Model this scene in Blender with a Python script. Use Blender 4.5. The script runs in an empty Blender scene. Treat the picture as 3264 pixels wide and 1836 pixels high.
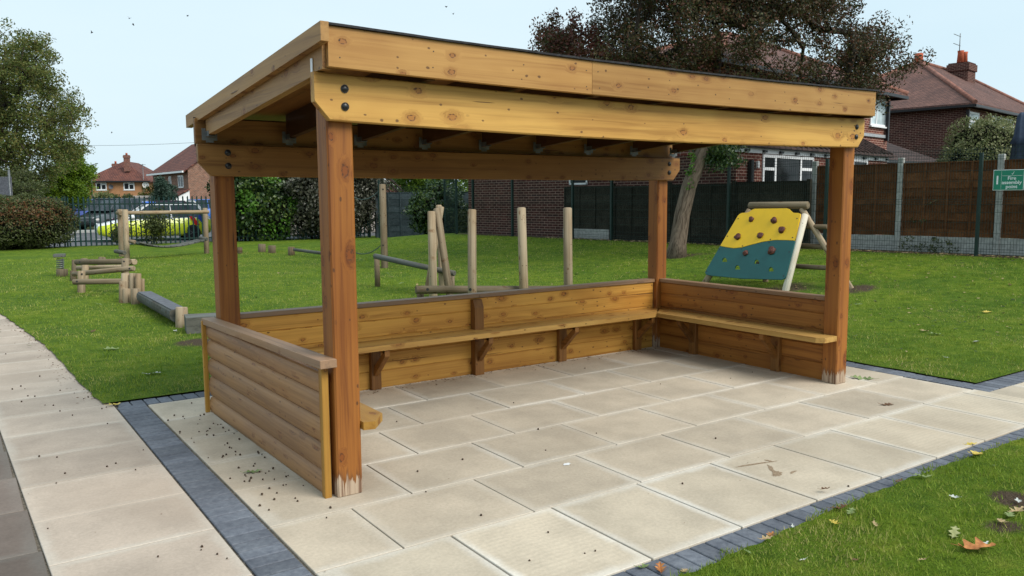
import bpy, math, random
import numpy as np
from mathutils import Vector, Matrix
R = math.radians
random.seed(7); rng = np.random.default_rng(11)
S = bpy.context.scene; COL = S.collection

# ------------------------------------------------------------------ camera, sky, sun, exposure
FX = 2584.55; YAW, PIT, ROL = 0.964772682, 0.110695023, -0.0067061
CP = Vector((-1.62781, -3.23802, 1.60304))
def cam_axes():
    cy, sy, cp, sp = math.cos(YAW), math.sin(YAW), math.cos(PIT), math.sin(PIT)
    F = Vector((cy*cp, sy*cp, -sp)); Rt = Vector((sy, -cy, 0)); U = Rt.cross(F)
    cr, sr = math.cos(ROL), math.sin(ROL)
    return cr*Rt + sr*U, -sr*Rt + cr*U, F
RT, UP, FW = cam_axes()
cam = bpy.data.cameras.new("camera"); cam.sensor_width = 36; cam.lens = FX/3264*36
cam.clip_start = .05; cam.clip_end = 1500
co = bpy.data.objects.new("camera", cam); COL.objects.link(co)
m = Matrix.Identity(4)
for i in range(3):
    m[i][0] = RT[i]; m[i][1] = UP[i]; m[i][2] = -FW[i]; m[i][3] = CP[i]
co.matrix_world = m; S.camera = co

SUN_AZ, SUN_EL = R(-68), R(43)      # azimuth of the sun measured from +X: behind the camera, to its right
W = bpy.data.worlds.new("World"); S.world = W; W.use_nodes = True
wn = W.node_tree; wn.nodes.clear()
sky = wn.nodes.new("ShaderNodeTexSky"); sky.sky_type = 'NISHITA'; sky.sun_disc = False
sky.sun_elevation = SUN_EL; sky.sun_rotation = math.pi/2 - SUN_AZ
sky.air_density = 1.0; sky.dust_density = 4.0; sky.ozone_density = 1.0; sky.altitude = 50
# thin even high cloud: a pale veil over the blue
veil = wn.nodes.new("ShaderNodeMix"); veil.data_type = 'RGBA'; veil.inputs[0].default_value = .84
tc = wn.nodes.new("ShaderNodeTexCoord"); mp = wn.nodes.new("ShaderNodeMapping"); mp.inputs['Scale'].default_value = (1, 1, 3.5)
nz = wn.nodes.new("ShaderNodeTexNoise"); nz.inputs['Scale'].default_value = 1.6; nz.inputs['Detail'].default_value = 5
cr = wn.nodes.new("ShaderNodeValToRGB")
cr.color_ramp.elements[0].position = .3; cr.color_ramp.elements[0].color = (8.7, 11.1, 12.3, 1)
cr.color_ramp.elements[1].position = .75; cr.color_ramp.elements[1].color = (9.9, 11.9, 12.8, 1)
wn.links.new(tc.outputs['Generated'], mp.inputs['Vector']); wn.links.new(mp.outputs[0], nz.inputs['Vector'])
wn.links.new(nz.outputs['Fac'], cr.inputs[0])
wn.links.new(sky.outputs[0], veil.inputs[6]); wn.links.new(cr.outputs[0], veil.inputs[7])
bg = wn.nodes.new("ShaderNodeBackground"); bg.inputs['Strength'].default_value = .075
wo = wn.nodes.new("ShaderNodeOutputWorld")
wn.links.new(veil.outputs[2], bg.inputs[0]); wn.links.new(bg.outputs[0], wo.inputs[0])

sl = bpy.data.lights.new("sun", 'SUN'); sl.energy = 2.8; sl.angle = R(34); sl.color = (1, .95, .87)
so = bpy.data.objects.new("sun", sl); COL.objects.link(so)
sd = Vector((math.cos(SUN_AZ)*math.cos(SUN_EL), math.sin(SUN_AZ)*math.cos(SUN_EL), math.sin(SUN_EL)))
so.rotation_euler = sd.to_track_quat('Z', 'Y').to_euler(); so.location = (0, 0, 30)
S.view_settings.view_transform = 'Standard'; S.view_settings.look = 'None'
S.view_settings.exposure = 0.27; S.view_settings.gamma = 1; S.view_settings.use_curve_mapping = False
S.render.engine = 'CYCLES'; S.cycles.max_bounces = 6; S.cycles.diffuse_bounces = 3
S.cycles.glossy_bounces = 2; S.cycles.transmission_bounces = 2; S.cycles.transparent_max_bounces = 4

# ------------------------------------------------------------------ helpers
DS = 3264/2576                       # layout notes were read off a 2576-wide view of the photo
def ray(x, y):
    return FW + RT*((x*DS-1632)/FX) - UP*((y*DS-918)/FX)
def PX(x, y, d): return CP + ray(x, y)*d
def sst(t):
    t = np.clip(t, 0, 1); return t*t*(3-2*t)
def H(x, y):                         # height of the terrain
    return .42*sst((x+.157*(y-6.27)-8.2)/6.4)*(1-sst((y-20)/6))
def GP(x, y):                        # terrain point seen at a place, and its distance
    r = ray(x, y); t = 1.0
    for i in range(60):
        p = CP + r*t; e = p.z - float(H(p.x, p.y))
        t += e/(-r.z+.02)*.8
        if abs(e) < 1e-4: break
    return CP + r*t, t
def on_ground(x, y): return Vector((x, y, float(H(x, y))))

def tag(o, label=None, cat=None, group=None, kind=None):
    if label: o['label'] = label
    if cat: o['category'] = cat
    if group: o['group'] = group
    if kind: o['kind'] = kind
    return o
def empty(name, loc=(0, 0, 0), rz=0, label=None, cat=None, group=None):
    o = bpy.data.objects.new(name, None); COL.objects.link(o); o.location = loc; o.rotation_euler = (0, 0, rz)
    o.empty_display_size = .2
    return tag(o, label, cat, group)

class MB:
    def __init__(s): s.v = []; s.f = []; s.gc = []; s.rn = []; s.mi = []; s.sm = []
    def add(s, vs, fs, gc=None, rnd=None, mat=0, g=0, smooth=False):
        n = len(s.v); vs = [Vector(p) for p in vs]
        if gc is None:
            o = (random.uniform(0, 60), random.uniform(0, 60), random.uniform(0, 60))
            perm = {0: (0, 1, 2), 1: (1, 0, 2), 2: (2, 0, 1)}[g]
            gc = [(p[perm[0]]+o[0], p[perm[1]]+o[1], p[perm[2]]+o[2]) for p in vs]
        if rnd is None: rnd = random.random()
        s.v += [tuple(p) for p in vs]; s.gc += [tuple(q) for q in gc]; s.rn += [rnd]*len(vs)
        s.f += [tuple(i+n for i in q) for q in fs]; s.mi += [mat]*len(fs); s.sm += [smooth]*len(fs)
    def rings(s, rings, caps=True, closed=True, **k):
        n = len(rings[0]); vs = [p for r in rings for p in r]; fs = []
        for i in range(len(rings)-1):
            for j in range(n if closed else n-1):
                a = i*n+j; b = i*n+(j+1) % n
                fs.append((a, b, b+n, a+n))
        if caps:
            fs.append(tuple(range(n-1, -1, -1))); fs.append(tuple((len(rings)-1)*n+j for j in range(n)))
        s.add(vs, fs, **k)
    def box(s, x0, x1, y0, y1, z0, z1, b=0, g=None, **k):
        L = (x1-x0, y1-y0, z1-z0)
        if g is None: g = max(range(3), key=lambda i: L[i])
        if b <= 0:
            vs = [(x, y, z) for z in (z0, z1) for y in (y0, y1) for x in (x0, x1)]
            fs = [(0, 2, 3, 1), (4, 5, 7, 6), (0, 1, 5, 4), (2, 6, 7, 3), (0, 4, 6, 2), (1, 3, 7, 5)]
            s.add(vs, fs, g=g, **k); return
        b = min(b, min(L)*.45)
        lo = (x0, y0, z0); hi = (x1, y1, z1); idx = {}; vs = []
        for sx in (0, 1):
            for sy in (0, 1):
                for sz in (0, 1):
                    sg = (sx, sy, sz)
                    for a in range(3):
                        p = [(hi[i] if sg[i] else lo[i]) for i in range(3)]
                        for i in range(3):
                            if i != a: p[i] += -b if sg[i] else b
                        idx[(sg, a)] = len(vs); vs.append(tuple(p))
        fs = []
        cen = Vector(((x0+x1)/2, (y0+y1)/2, (z0+z1)/2))
        def addf(q):
            p = [Vector(vs[i]) for i in q]; nrm = (p[1]-p[0]).cross(p[2]-p[1])
            if nrm.dot((p[0]+p[2])/2-cen) < 0: q = q[::-1]
            fs.append(tuple(q))
        for a in range(3):
            o = [i for i in range(3) if i != a]
            for sa in (0, 1):
                q = []
                for (u, w) in ((0, 0), (1, 0), (1, 1), (0, 1)):
                    sg = [0, 0, 0]; sg[a] = sa; sg[o[0]] = u; sg[o[1]] = w; q.append(idx[(tuple(sg), a)])
                addf(q)
        for e in range(3):
            o = [i for i in range(3) if i != e]
            for u in (0, 1):
                for w in (0, 1):
                    sg0 = [0, 0, 0]; sg0[o[0]] = u; sg0[o[1]] = w; sg1 = list(sg0); sg1[e] = 1
                    a0, a1 = tuple(sg0), tuple(sg1)
                    addf([idx[(a0, o[0])], idx[(a1, o[0])], idx[(a1, o[1])], idx[(a0, o[1])]])
        for sx in (0, 1):
            for sy in (0, 1):
                for sz in (0, 1): addf([idx[((sx, sy, sz), a)] for a in range(3)])
        s.add(vs, fs, g=g, **k)
    def obox(s, c, ax, half, b=0, **k):      # box with its own axes: centre, three unit vectors, half sizes
        t = MB(); t.box(-half[0], half[0], -half[1], half[1], -half[2], half[2], b=b, g=0)
        M3 = [Vector(a) for a in ax]; c = Vector(c)
        vs = [c + M3[0]*p[0] + M3[1]*p[1] + M3[2]*p[2] for p in t.v]
        s.add(vs, t.f, gc=t.gc, **k)
    def beam(s, a, b, w, h, up=(0, 0, 1), bev=0, **k):
        a = Vector(a); b = Vector(b); d = b-a; L = d.length; d.normalize()
        u = Vector(up); sd = d.cross(u).normalized(); u = sd.cross(d)
        s.obox((a+b)/2, (d, sd, u), (L/2, w/2, h/2), b=bev, **k)
    def tube(s, pts, rad, n=12, bev=0, caps=True, smooth=True, **k):
        pts = [Vector(p) for p in pts]; N = len(pts)
        if not hasattr(rad, '__len__'): rad = [rad]*N
        rad = list(rad)
        if bev > 0:
            d0 = (pts[1]-pts[0]).normalized(); d1 = (pts[-1]-pts[-2]).normalized()
            p0, p1 = pts[0], pts[-1]
            pts = [p0, p0+d0*bev] + pts[1:-1] + [p1-d1*bev, p1]
            rad = [rad[0]-bev, rad[0]] + rad[1:-1] + [rad[-1], rad[-1]-bev]; N = len(pts)
        d = (pts[-1]-pts[0]).normalized() if (pts[-1]-pts[0]).length > 1e-6 else Vector((0, 0, 1))
        ref = Vector((0, 0, 1)) if abs(d.z) < .9 else Vector((1, 0, 0))
        rings = []; gc = []; ln = 0; o = Vector((random.uniform(0, 50), random.uniform(0, 50), random.uniform(0, 50)))
        for i, p in enumerate(pts):
            t = (pts[min(i+1, N-1)]-pts[max(i-1, 0)]).normalized()
            a = t.cross(ref).normalized(); b = a.cross(t)
            if i: ln += (pts[i]-pts[i-1]).length
            rr = []
            for j in range(n):
                th = 2*math.pi*j/n
                rr.append(p + a*math.cos(th)*rad[i] + b*math.sin(th)*rad[i])
                gc.append((o.x+ln, o.y+math.cos(th)*rad[i], o.z+math.sin(th)*rad[i]))
            rings.append(rr)
        n0 = len(s.f)
        s.rings(rings, caps=caps, gc=gc, smooth=smooth, **k)
        if caps and smooth: s.sm[-1] = False; s.sm[-2] = False
    def prism(s, poly, vec, **k):           # flat polygon (3-D points) pushed along vec
        vec = Vector(vec); poly = [Vector(p) for p in poly]
        nr = Vector((0, 0, 0))
        for i in range(len(poly)): nr += (poly[i]-poly[0]).cross(poly[(i+1) % len(poly)]-poly[0])
        if nr.dot(vec) < 0: poly = poly[::-1]
        s.rings([poly, [p+vec for p in poly]], **k)
    def ball(s, c, r, n=10, m=6, sc=(1, 1, 1), **k):
        c = Vector(c); vs = [c+Vector((0, 0, -r*sc[2]))]
        for i in range(1, m):
            ph = -math.pi/2+math.pi*i/m
            for j in range(n):
                th = 2*math.pi*j/n
                vs.append(c+Vector((r*sc[0]*math.cos(ph)*math.cos(th), r*sc[1]*math.cos(ph)*math.sin(th), r*sc[2]*math.sin(ph))))
        vs.append(c+Vector((0, 0, r*sc[2]))); fs = []
        for j in range(n): fs.append((0, 1+(j+1) % n, 1+j))
        for i in range(m-2):
            for j in range(n):
                a = 1+i*n+j; b = 1+i*n+(j+1) % n; fs.append((a, b, b+n, a+n))
        l = len(vs)-1
        for j in range(n): fs.append((l, 1+(m-2)*n+j, 1+(m-2)*n+(j+1) % n))
        k.setdefault('smooth', True); s.add(vs, fs, **k)
    def build(s, name, mats, parent=None, org=(0, 0, 0), label=None, cat=None, group=None, kind=None, loc=None):
        org = Vector(org)
        me = bpy.data.meshes.new(name)
        me.from_pydata([(p[0]-org.x, p[1]-org.y, p[2]-org.z) for p in s.v], [], s.f)
        if not isinstance(mats, (list, tuple)): mats = [mats]
        for q in mats: me.materials.append(q)
        a = me.attributes.new('gc', 'FLOAT_VECTOR', 'POINT'); a.data.foreach_set('vector', np.array(s.gc, dtype=np.float32).ravel())
        a = me.attributes.new('rnd', 'FLOAT', 'POINT'); a.data.foreach_set('value', np.array(s.rn, dtype=np.float32))
        me.polygons.foreach_set('material_index', np.array(s.mi, dtype=np.int32))
        me.polygons.foreach_set('use_smooth', np.array(s.sm, dtype=bool))
        me.update()
        uv = me.uv_layers.new(name='uv'); me.validate()
        for p in me.polygons:
            n = p.normal
            if abs(n.z) > .98: ua = Vector((1, 0, 0)); va = Vector((0, 1, 0))
            else: ua = Vector((0, 0, 1)).cross(n).normalized(); va = n.cross(ua)
            for li in p.loop_indices:
                c = me.vertices[me.loops[li].vertex_index].co; uv.data[li].uv = (c.dot(ua), c.dot(va))
        o = bpy.data.objects.new(name, me); COL.objects.link(o)
        if parent: o.parent = parent
        elif loc is not None: o.location = loc
        return tag(o, label, cat, group, kind)

def raw_mesh(name, V, F, mat, parent=None, attrs=None, smooth=False, loc=None, **tg):
    """numpy mesh: V (n,3), F (m,k) of equal-sided faces"""
    me = bpy.data.meshes.new(name); V = np.asarray(V, dtype=np.float32); F = np.asarray(F, dtype=np.int32)
    k = F.shape[1]
    me.vertices.add(len(V)); me.vertices.foreach_set('co', V.ravel())
    me.loops.add(F.size); me.loops.foreach_set('vertex_index', F.ravel())
    me.polygons.add(len(F)); me.polygons.foreach_set('loop_start', np.arange(0, F.size, k, dtype=np.int32))
    me.polygons.foreach_set('loop_total', np.full(len(F), k, dtype=np.int32))
    if smooth: me.polygons.foreach_set('use_smooth', np.ones(len(F), dtype=bool))
    me.update(calc_edges=True)
    for a, arr in (attrs or {}).items():
        at = me.attributes.new(a, 'FLOAT', 'POINT'); at.data.foreach_set('value', np.asarray(arr, dtype=np.float32))
    me.materials.append(mat)
    o = bpy.data.objects.new(name, me); COL.objects.link(o)
    if parent: o.parent = parent
    if loc is not None: o.location = loc
    return tag(o, tg.get('label'), tg.get('cat'), tg.get('group'), tg.get('kind'))
def copy_tree(o, parent=None):
    c = o.copy(); COL.objects.link(c)
    if parent: c.parent = parent
    for ch in list(o.children): copy_tree(ch, c)
    return c

# ------------------------------------------------------------------ materials
class NT:
    def __init__(s, name, rough=.7, spec=.3):
        s.m = bpy.data.materials.new(name); s.m.use_nodes = True; s.t = s.m.node_tree
        s.b = s.t.nodes['Principled BSDF']; s.b.inputs['Roughness'].default_value = rough
        s.b.inputs['Specular IOR Level'].default_value = spec
    def n(s, t, **k):
        q = s.t.nodes.new(t)
        for a, v in k.items(): setattr(q, a, v)
        return q
    def l(s, a, b): s.t.links.new(a, b)
    def attr(s, nm, out='Vector'):
        q = s.n('ShaderNodeAttribute'); q.attribute_name = nm; return q.outputs[out]
    def obj(s): return s.n('ShaderNodeTexCoord').outputs['Object']
    def map(s, v, sc=(1, 1, 1), loc=(0, 0, 0)):
        q = s.n('ShaderNodeMapping'); q.inputs['Scale'].default_value = sc; q.inputs['Location'].default_value = loc
        s.l(v, q.inputs['Vector']); return q.outputs[0]
    def noise(s, v, sc, det=4, ro=.55, dist=0, out='Fac'):
        q = s.n('ShaderNodeTexNoise'); q.inputs['Scale'].default_value = sc; q.inputs['Detail'].default_value = det
        q.inputs['Roughness'].default_value = ro; q.inputs['Distortion'].default_value = dist
        if v is not None: s.l(v, q.inputs['Vector'])
        return q.outputs[out]
    def ramp(s, f, *st):
        q = s.n('ShaderNodeValToRGB'); e = q.color_ramp.elements
        while len(e) < len(st): e.new(.5)
        for i, (p, c) in enumerate(st):
            e[i].position = p; e[i].color = (*(c if hasattr(c, '__len__') else (c, c, c)), 1)
        s.l(f, q.inputs[0]); return q.outputs[0]
    def mix(s, f, a, b, mode='MIX'):
        q = s.n('ShaderNodeMix'); q.data_type = 'RGBA'; q.blend_type = mode
        for sock, v in ((q.inputs[0], f), (q.inputs[6], a), (q.inputs[7], b)):
            if hasattr(v, 'links') or hasattr(v, 'is_linked'): s.l(v, sock)
            elif hasattr(v, '__len__'): sock.default_value = (*v, 1)
            else: sock.default_value = v if sock == q.inputs[0] else (v, v, v, 1)
        return q.outputs[2]
    def math(s, op, a, b=None, c=None):
        q = s.n('ShaderNodeMath'); q.operation = op
        for i, v in enumerate((a, b, c)):
            if v is None: continue
            if hasattr(v, 'is_linked'): s.l(v, q.inputs[i])
            else: q.inputs[i].default_value = v
        return q.outputs[0]
    def rng(s, v, a, b, c=0, d=1, smooth=True):
        q = s.n('ShaderNodeMapRange'); q.interpolation_type = 'SMOOTHSTEP' if smooth else 'LINEAR'
        for i, x in enumerate((a, b, c, d)): q.inputs[i+1].default_value = x
        s.l(v, q.inputs[0]); return q.outputs[0]
    def sep(s, v):
        q = s.n('ShaderNodeSeparateXYZ'); s.l(v, q.inputs[0]); return q.outputs
    def col(s, c):
        if hasattr(c, 'is_linked'): s.l(c, s.b.inputs['Base Color'])
        else: s.b.inputs['Base Color'].default_value = (*c, 1)
        return s
    def bump(s, h, d=.01, st=1.0):
        q = s.n('ShaderNodeBump'); q.inputs['Distance'].default_value = d; q.inputs['Strength'].default_value = st
        s.l(h, q.inputs['Height']); s.l(q.outputs[0], s.b.inputs['Normal']); return s
    def scalec(s, c, f): return s.mix(1.0, c, f, 'MULTIPLY')

def wood(name, light, dark, rough=.55, knots=.5, wear=False, weather=0.0, var=.25, spec=.35, kscale=1.0, vert=False):
    q = NT(name, rough, spec); gc = q.attr('gc'); rn = q.attr('rnd', 'Fac')
    uv = q.n('ShaderNodeUVMap').outputs[0]; u_, v_, _w = q.sep(uv)
    if vert: u_, v_ = v_, u_
    def kn2d(sx, sy, off, rad_, gate_, soft=.035):
        cm = q.n('ShaderNodeCombineXYZ'); wb = q.noise(uv, 30, 2)
        q.l(q.math('ADD', q.math('ADD', q.math('MULTIPLY', u_, sx), q.math('MULTIPLY', wb, .22)), q.math('MULTIPLY', rn, 37.0+off)), cm.inputs[0])
        q.l(q.math('ADD', q.math('MULTIPLY', v_, sy), q.math('MULTIPLY', rn, 17.0+off)), cm.inputs[1])
        v = q.n('ShaderNodeTexVoronoi'); v.voronoi_dimensions = '2D'; v.inputs['Scale'].default_value = 1; v.inputs['Randomness'].default_value = .9
        q.l(cm.outputs[0], v.inputs['Vector']); cc = q.sep(v.outputs['Color'])
        gate = q.rng(cc[0], 1-gate_, 1-gate_+.04)
        size = q.math('ADD', q.rng(cc[1], 0, 1, .40, 1.15, False), q.math('MULTIPLY', q.noise(uv, 55, 2), .35))
        d = q.math('DIVIDE', v.outputs['Distance'], size)
        return d, gate, cc[2]
    d1, g1_, c1_ = kn2d(5.2*kscale, 8.2*kscale, 0.0, .13, knots*.75)
    halo = q.math('MULTIPLY', q.rng(d1, .40, .08), g1_)
    core = q.math('MULTIPLY', q.rng(d1, .135, .115), g1_); ring = q.math('MULTIPLY', q.math('MULTIPLY', q.rng(d1, .145, .12), q.rng(d1, .075, .10)), g1_)
    d2, g2_, c2_ = kn2d(11.0, 17.0, 3.3, .1, .16); spk = q.math('MULTIPLY', q.rng(d2, .13, .07), g2_)
    sx, sy, sz = q.sep(gc)
    lowd = q.noise(q.map(gc, (.9, 5, 5)), 1, 2)
    off = q.math('ADD', q.math('MULTIPLY', halo, .045), q.math('MULTIPLY', lowd, .05))
    cm = q.n('ShaderNodeCombineXYZ'); q.l(sx, cm.inputs[0])
    q.l(q.math('ADD', sy, off), cm.inputs[1]); q.l(q.math('ADD', sz, off), cm.inputs[2])
    g1 = q.noise(q.map(cm.outputs[0], (.9, 75, 75)), 1, 3, .6)
    g2 = q.noise(q.map(cm.outputs[0], (.45, 20, 20)), 1, 2, .5)
    gr = q.math('ADD', q.math('MULTIPLY', g1, .45), q.math('MULTIPLY', g2, .55))
    c = q.ramp(gr, (.36, dark), (.47, [a*.65+b*.35 for a, b in zip(light, dark)]), (.60, light))
    blot = q.noise(q.map(gc, (1.1, 3.2, 3.2)), 1, 3)
    c = q.mix(q.rng(blot, .42, .68, 0, .55), c, q.scalec(c, (.70, .58, .45)))
    c = q.mix(q.math('MULTIPLY', halo, .55), c, q.scalec(c, (.62, .46, .32)))
    c = q.mix(q.math('MULTIPLY', core, .8), c, (light[0]*.62, light[1]*.45, light[2]*.38))
    c = q.mix(q.math('MULTIPLY', q.math('MULTIPLY', ring, q.rng(q.noise(uv, 70, 2), .38, .6)), .9), c, (.07, .026, .010))
    c = q.mix(q.math('MULTIPLY', spk, .8), c, (.075, .028, .011))
    h = q.n('ShaderNodeHueSaturation')
    q.l(q.rng(rn, 0, 1, 1-var, 1+var*.7, False), h.inputs['Value']); q.l(c, h.inputs['Color']); c = h.outputs[0]
    ck = q.noise(q.map(gc, (1.1, 34, 34), (5, 3, 1)), 1, 1, .4)
    crack = q.rng(ck, .238, .222)
    c = q.mix(q.math('MULTIPLY', crack, .7), c, (.05, .02, .009))
    if weather: c = q.mix(q.math('MULTIPLY', q.rng(blot, .3, .6), weather), c, (.30, .27, .23))
    if wear:
        oz = q.sep(q.obj())[2]
        rag = q.noise(q.map(gc, (2.5, 60, 60)), 1, 3, .7)
        lim = q.math('ADD', -.06, q.math('MULTIPLY', rag, .30))
        wm = q.rng(q.math('SUBTRACT', lim, oz), -.004, .006)
        c = q.mix(wm, c, q.ramp(g1, (.38, (.16, .09, .055)), (.56, (.42, .32, .23))))
        dk = q.math('MULTIPLY', q.rng(q.math('SUBTRACT', q.math('ADD', lim, .03), oz), -.02, .03), q.math('SUBTRACT', 1.0, wm))
        c = q.mix(q.math('MULTIPLY', dk, .6), c, (.10, .04, .015))
    q.col(c); q.bump(q.math('SUBTRACT', q.math('ADD', gr, q.math('MULTIPLY', core, -.5)), q.math('MULTIPLY', crack, 3.0)), .0015, .7)
    return q.m
M = {}
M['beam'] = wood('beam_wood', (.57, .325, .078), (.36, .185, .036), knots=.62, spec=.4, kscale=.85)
M['beam_back'] = wood('shaded_back_beam_wood', (.25, .125, .034), (.16, .072, .018), knots=.6)  # shade under the roof is put into this darker colour
M['fascia'] = wood('fascia_wood', (.50, .275, .082), (.35, .17, .044), knots=.5, kscale=1.2)
M['post'] = wood('post_wood', (.33, .122, .021), (.185, .058, .011), knots=.45, wear=True, kscale=.9, var=.10, vert=True)
M['barge'] = wood('barge_wood', (.40, .215, .068), (.24, .12, .036), knots=.5, weather=.05)
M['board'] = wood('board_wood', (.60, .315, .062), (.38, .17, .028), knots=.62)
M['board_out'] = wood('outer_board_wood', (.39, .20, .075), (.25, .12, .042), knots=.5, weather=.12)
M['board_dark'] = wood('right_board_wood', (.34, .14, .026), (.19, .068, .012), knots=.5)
M['cap'] = wood('cap_wood', (.31, .175, .088), (.18, .095, .045), knots=.25, weather=.22)
M['seat'] = wood('seat_wood', (.54, .32, .09), (.35, .18, .045), knots=.55)
M['stud'] = wood('stud_wood', (.27, .12, .03), (.15, .06, .014), knots=.3, vert=True)
M['rafter'] = wood('shaded_rafter_wood', (.085, .036, .011), (.05, .02, .006), knots=.3)  # near black brown: shade of the roof underside painted into the wood
M['ply'] = wood('shaded_ply_wood', (.23, .098, .022), (.15, .06, .012), knots=.15)  # deck colour darkened to carry the shade below the roof
M['batten'] = wood('batten_wood', (.46, .25, .045), (.32, .15, .024), knots=.3, vert=True)
M['log'] = wood('log_wood', (.36, .285, .195), (.20, .15, .098), rough=.8, knots=.25, spec=.15)
M['logdark'] = wood('log_wood_dark', (.19, .15, .10), (.10, .08, .052), rough=.8, knots=.2, spec=.15)  # darker tone of the log wood
M['logpale'] = wood('pale_log_wood', (.62, .57, .48), (.46, .40, .32), rough=.7, knots=.2, spec=.2)
M['loggrip'] = wood('grip_log_wood', (.13, .135, .125), (.07, .075, .068), rough=.85, knots=.1, spec=.15)

def plain(name, c, rough=.6, spec=.3, nscale=8, var=.15, metal=0, bump=0):
    q = NT(name, rough, spec); nn = q.noise(q.obj(), nscale, 4)
    q.col(q.mix(q.rng(nn, .3, .7), [a*(1-var) for a in c], [min(1, a*(1+var)) for a in c]))
    q.b.inputs['Metallic'].default_value = metal
    if bump: q.bump(q.noise(q.obj(), nscale*4, 4), bump)
    return q.m
M['black'] = plain('black_plastic', (.012, .012, .013), .35, .5)
M['felt'] = plain('roofing_felt', (.035, .035, .038), .9, .2, 40, .3, bump=.002)
M['galv'] = plain('galvanised_steel', (.15, .16, .165), .45, .5, 20, .25, .6)
M['white'] = plain('white_pvc', (.78, .79, .80), .35, .5, 3, .04)
M['concrete'] = plain('fence_concrete', (.36, .37, .35), .9, .2, 14, .18, bump=.002)
M['green_metal'] = plain('green_fence_paint', (.005, .024, .019), .5, .4)
M['green_pale'] = plain('green_palisade_paint', (.006, .032, .032), .5, .4)
M['dark'] = plain('gutter_black', (.012, .012, .014), .4, .4)
M['rope'] = plain('dark_rope', (.05, .075, .07), .9, .1, 60, .4)
M['rubber'] = plain('black_rubber', (.02, .02, .022), .8, .3)
M['greytop'] = plain('grey_grip_board', (.10, .105, .12), .75, .3, 20, .25)
M['parasol'] = plain('parasol_canvas', (.055, .075, .115), .9, .1, 5, .2)
M['dish'] = plain('dish_white', (.7, .7, .7), .5)
M['pot'] = plain('chimney_pot', (.42, .10, .05), .8, .2, 10)
M['lead'] = plain('lead_flashing', (.33, .35, .37), .6)
M['hold'] = plain('climbing_hold', (.10, .028, .018), .55, .4, 40, .5, bump=.004)
M['yellow'] = plain('yellow_panel', (.80, .47, .010), .45, .4, 4, .05)
M['teal'] = plain('teal_panel', (.010, .088, .088), .45, .4, 4, .08)
M['signgreen'] = plain('sign_green', (.008, .20, .12), .4, .4, 3, .04)
M['bark'] = None
def bark(name, a, b):
    q = NT(name, .9, .1); g = q.noise(q.map(q.attr('gc'), (3, 22, 22)), 1, 5, .65, 1.2)
    q.col(q.ramp(g, (.3, a), (.7, b))); q.bump(g, .02, .9); return q.m
M['bark'] = bark('bark_grey', (.04, .028, .02), (.24, .185, .14))
M['bark_dark'] = bark('bark_dark', (.02, .016, .013), (.07, .055, .045))

def glass(name='window_glass', c=(.007, .008, .009), r=.08):
    q = NT(name, r, .12); q.col(q.mix(q.rng(q.noise(q.obj(), 1.2, 3), .4, .65), c, [x*2.2+.01 for x in c])); return q.m
M['glass'] = glass(); M['glass_pale'] = glass('frosted_glass', (.30, .36, .38), .25); M['glass_blue'] = glass('car_glass', (.03, .04, .05), .05)

def brick(name, c1, c2, mortar, sc=(1, 1), bump=.004):
    q = NT(name, .9, .15); uv = q.n('ShaderNodeUVMap').outputs[0]
    b = q.n('ShaderNodeTexBrick'); b.inputs['Scale'].default_value = 1; b.inputs['Mortar Size'].default_value = .0085
    b.inputs['Mortar Smooth'].default_value = .3; b.inputs['Brick Width'].default_value = .225; b.inputs['Row Height'].default_value = .075
    b.inputs['Bias'].default_value = -.1
    q.l(q.map(uv, (sc[0], sc[1], 1), (31.0, 17.01, 0)), b.inputs['Vector'])
    b.inputs['Color1'].default_value = (*c1, 1); b.inputs['Color2'].default_value = (*c2, 1); b.inputs['Mortar'].default_value = (*mortar, 1)
    n = q.noise(uv, 3.3, 5); n2 = q.noise(uv, 26, 3)
    c = q.scalec(b.outputs['Color'], q.ramp(n, (.3, (.75, .72, .7)), (.7, (1.15, 1.12, 1.1))))
    c = q.scalec(c, q.ramp(n2, (.3, (.8, .8, .8)), (.7, (1.15, 1.15, 1.15))))
    q.col(c); q.bump(b.outputs['Fac'], bump, -.6); return q.m
M['brick'] = brick('red_brick', (.16, .046, .032), (.09, .028, .024), (.46, .33, .27))
M['brick_dk'] = brick('dark_shaded_red_brick', (.085, .028, .024), (.05, .02, .019), (.30, .21, .17))  # darker copy of red brick, paints shade on house side walls; chimneys use it too
M['brick_far'] = brick('buff_red_brick', (.24, .10, .065), (.12, .055, .045), (.45, .38, .30))
M['wallblock'] = brick('pale_block', (.5, .48, .46), (.42, .40, .38), (.3, .28, .27))
def tiles(name, c1, c2, gap, rw=.165, rh=.1, bump=.02):
    q = NT(name, .85, .2); uv = q.n('ShaderNodeUVMap').outputs[0]
    b = q.n('ShaderNodeTexBrick'); b.inputs['Scale'].default_value = 1; b.inputs['Mortar Size'].default_value = rh*.09
    b.inputs['Mortar Smooth'].default_value = .1
    b.inputs['Brick Width'].default_value = rw; b.inputs['Row Height'].default_value = rh
    q.l(q.map(uv, (1, 1, 1), (40, 40, 0)), b.inputs['Vector'])
    b.inputs['Color1'].default_value = (*c1, 1); b.inputs['Color2'].default_value = (*c2, 1); b.inputs['Mortar'].default_value = (*gap, 1)
    n = q.noise(uv, .8, 5); n2 = q.noise(uv, 9, 3)
    c = q.scalec(b.outputs['Color'], q.ramp(n, (.3, (.7, .72, .75)), (.7, (1.2, 1.15, 1.1))))
    c = q.scalec(c, q.ramp(n2, (.3, (.85, .85, .85)), (.7, (1.15, 1.15, 1.15))))
    saw = q.math('FRACT', q.math('DIVIDE', q.math('ADD', q.sep(uv)[1], 40), rh))
    q.col(c); q.bump(q.math('ADD', q.math('SUBTRACT', 1.0, saw), q.math('MULTIPLY', n2, .3)), bump, .8); return q.m
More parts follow.
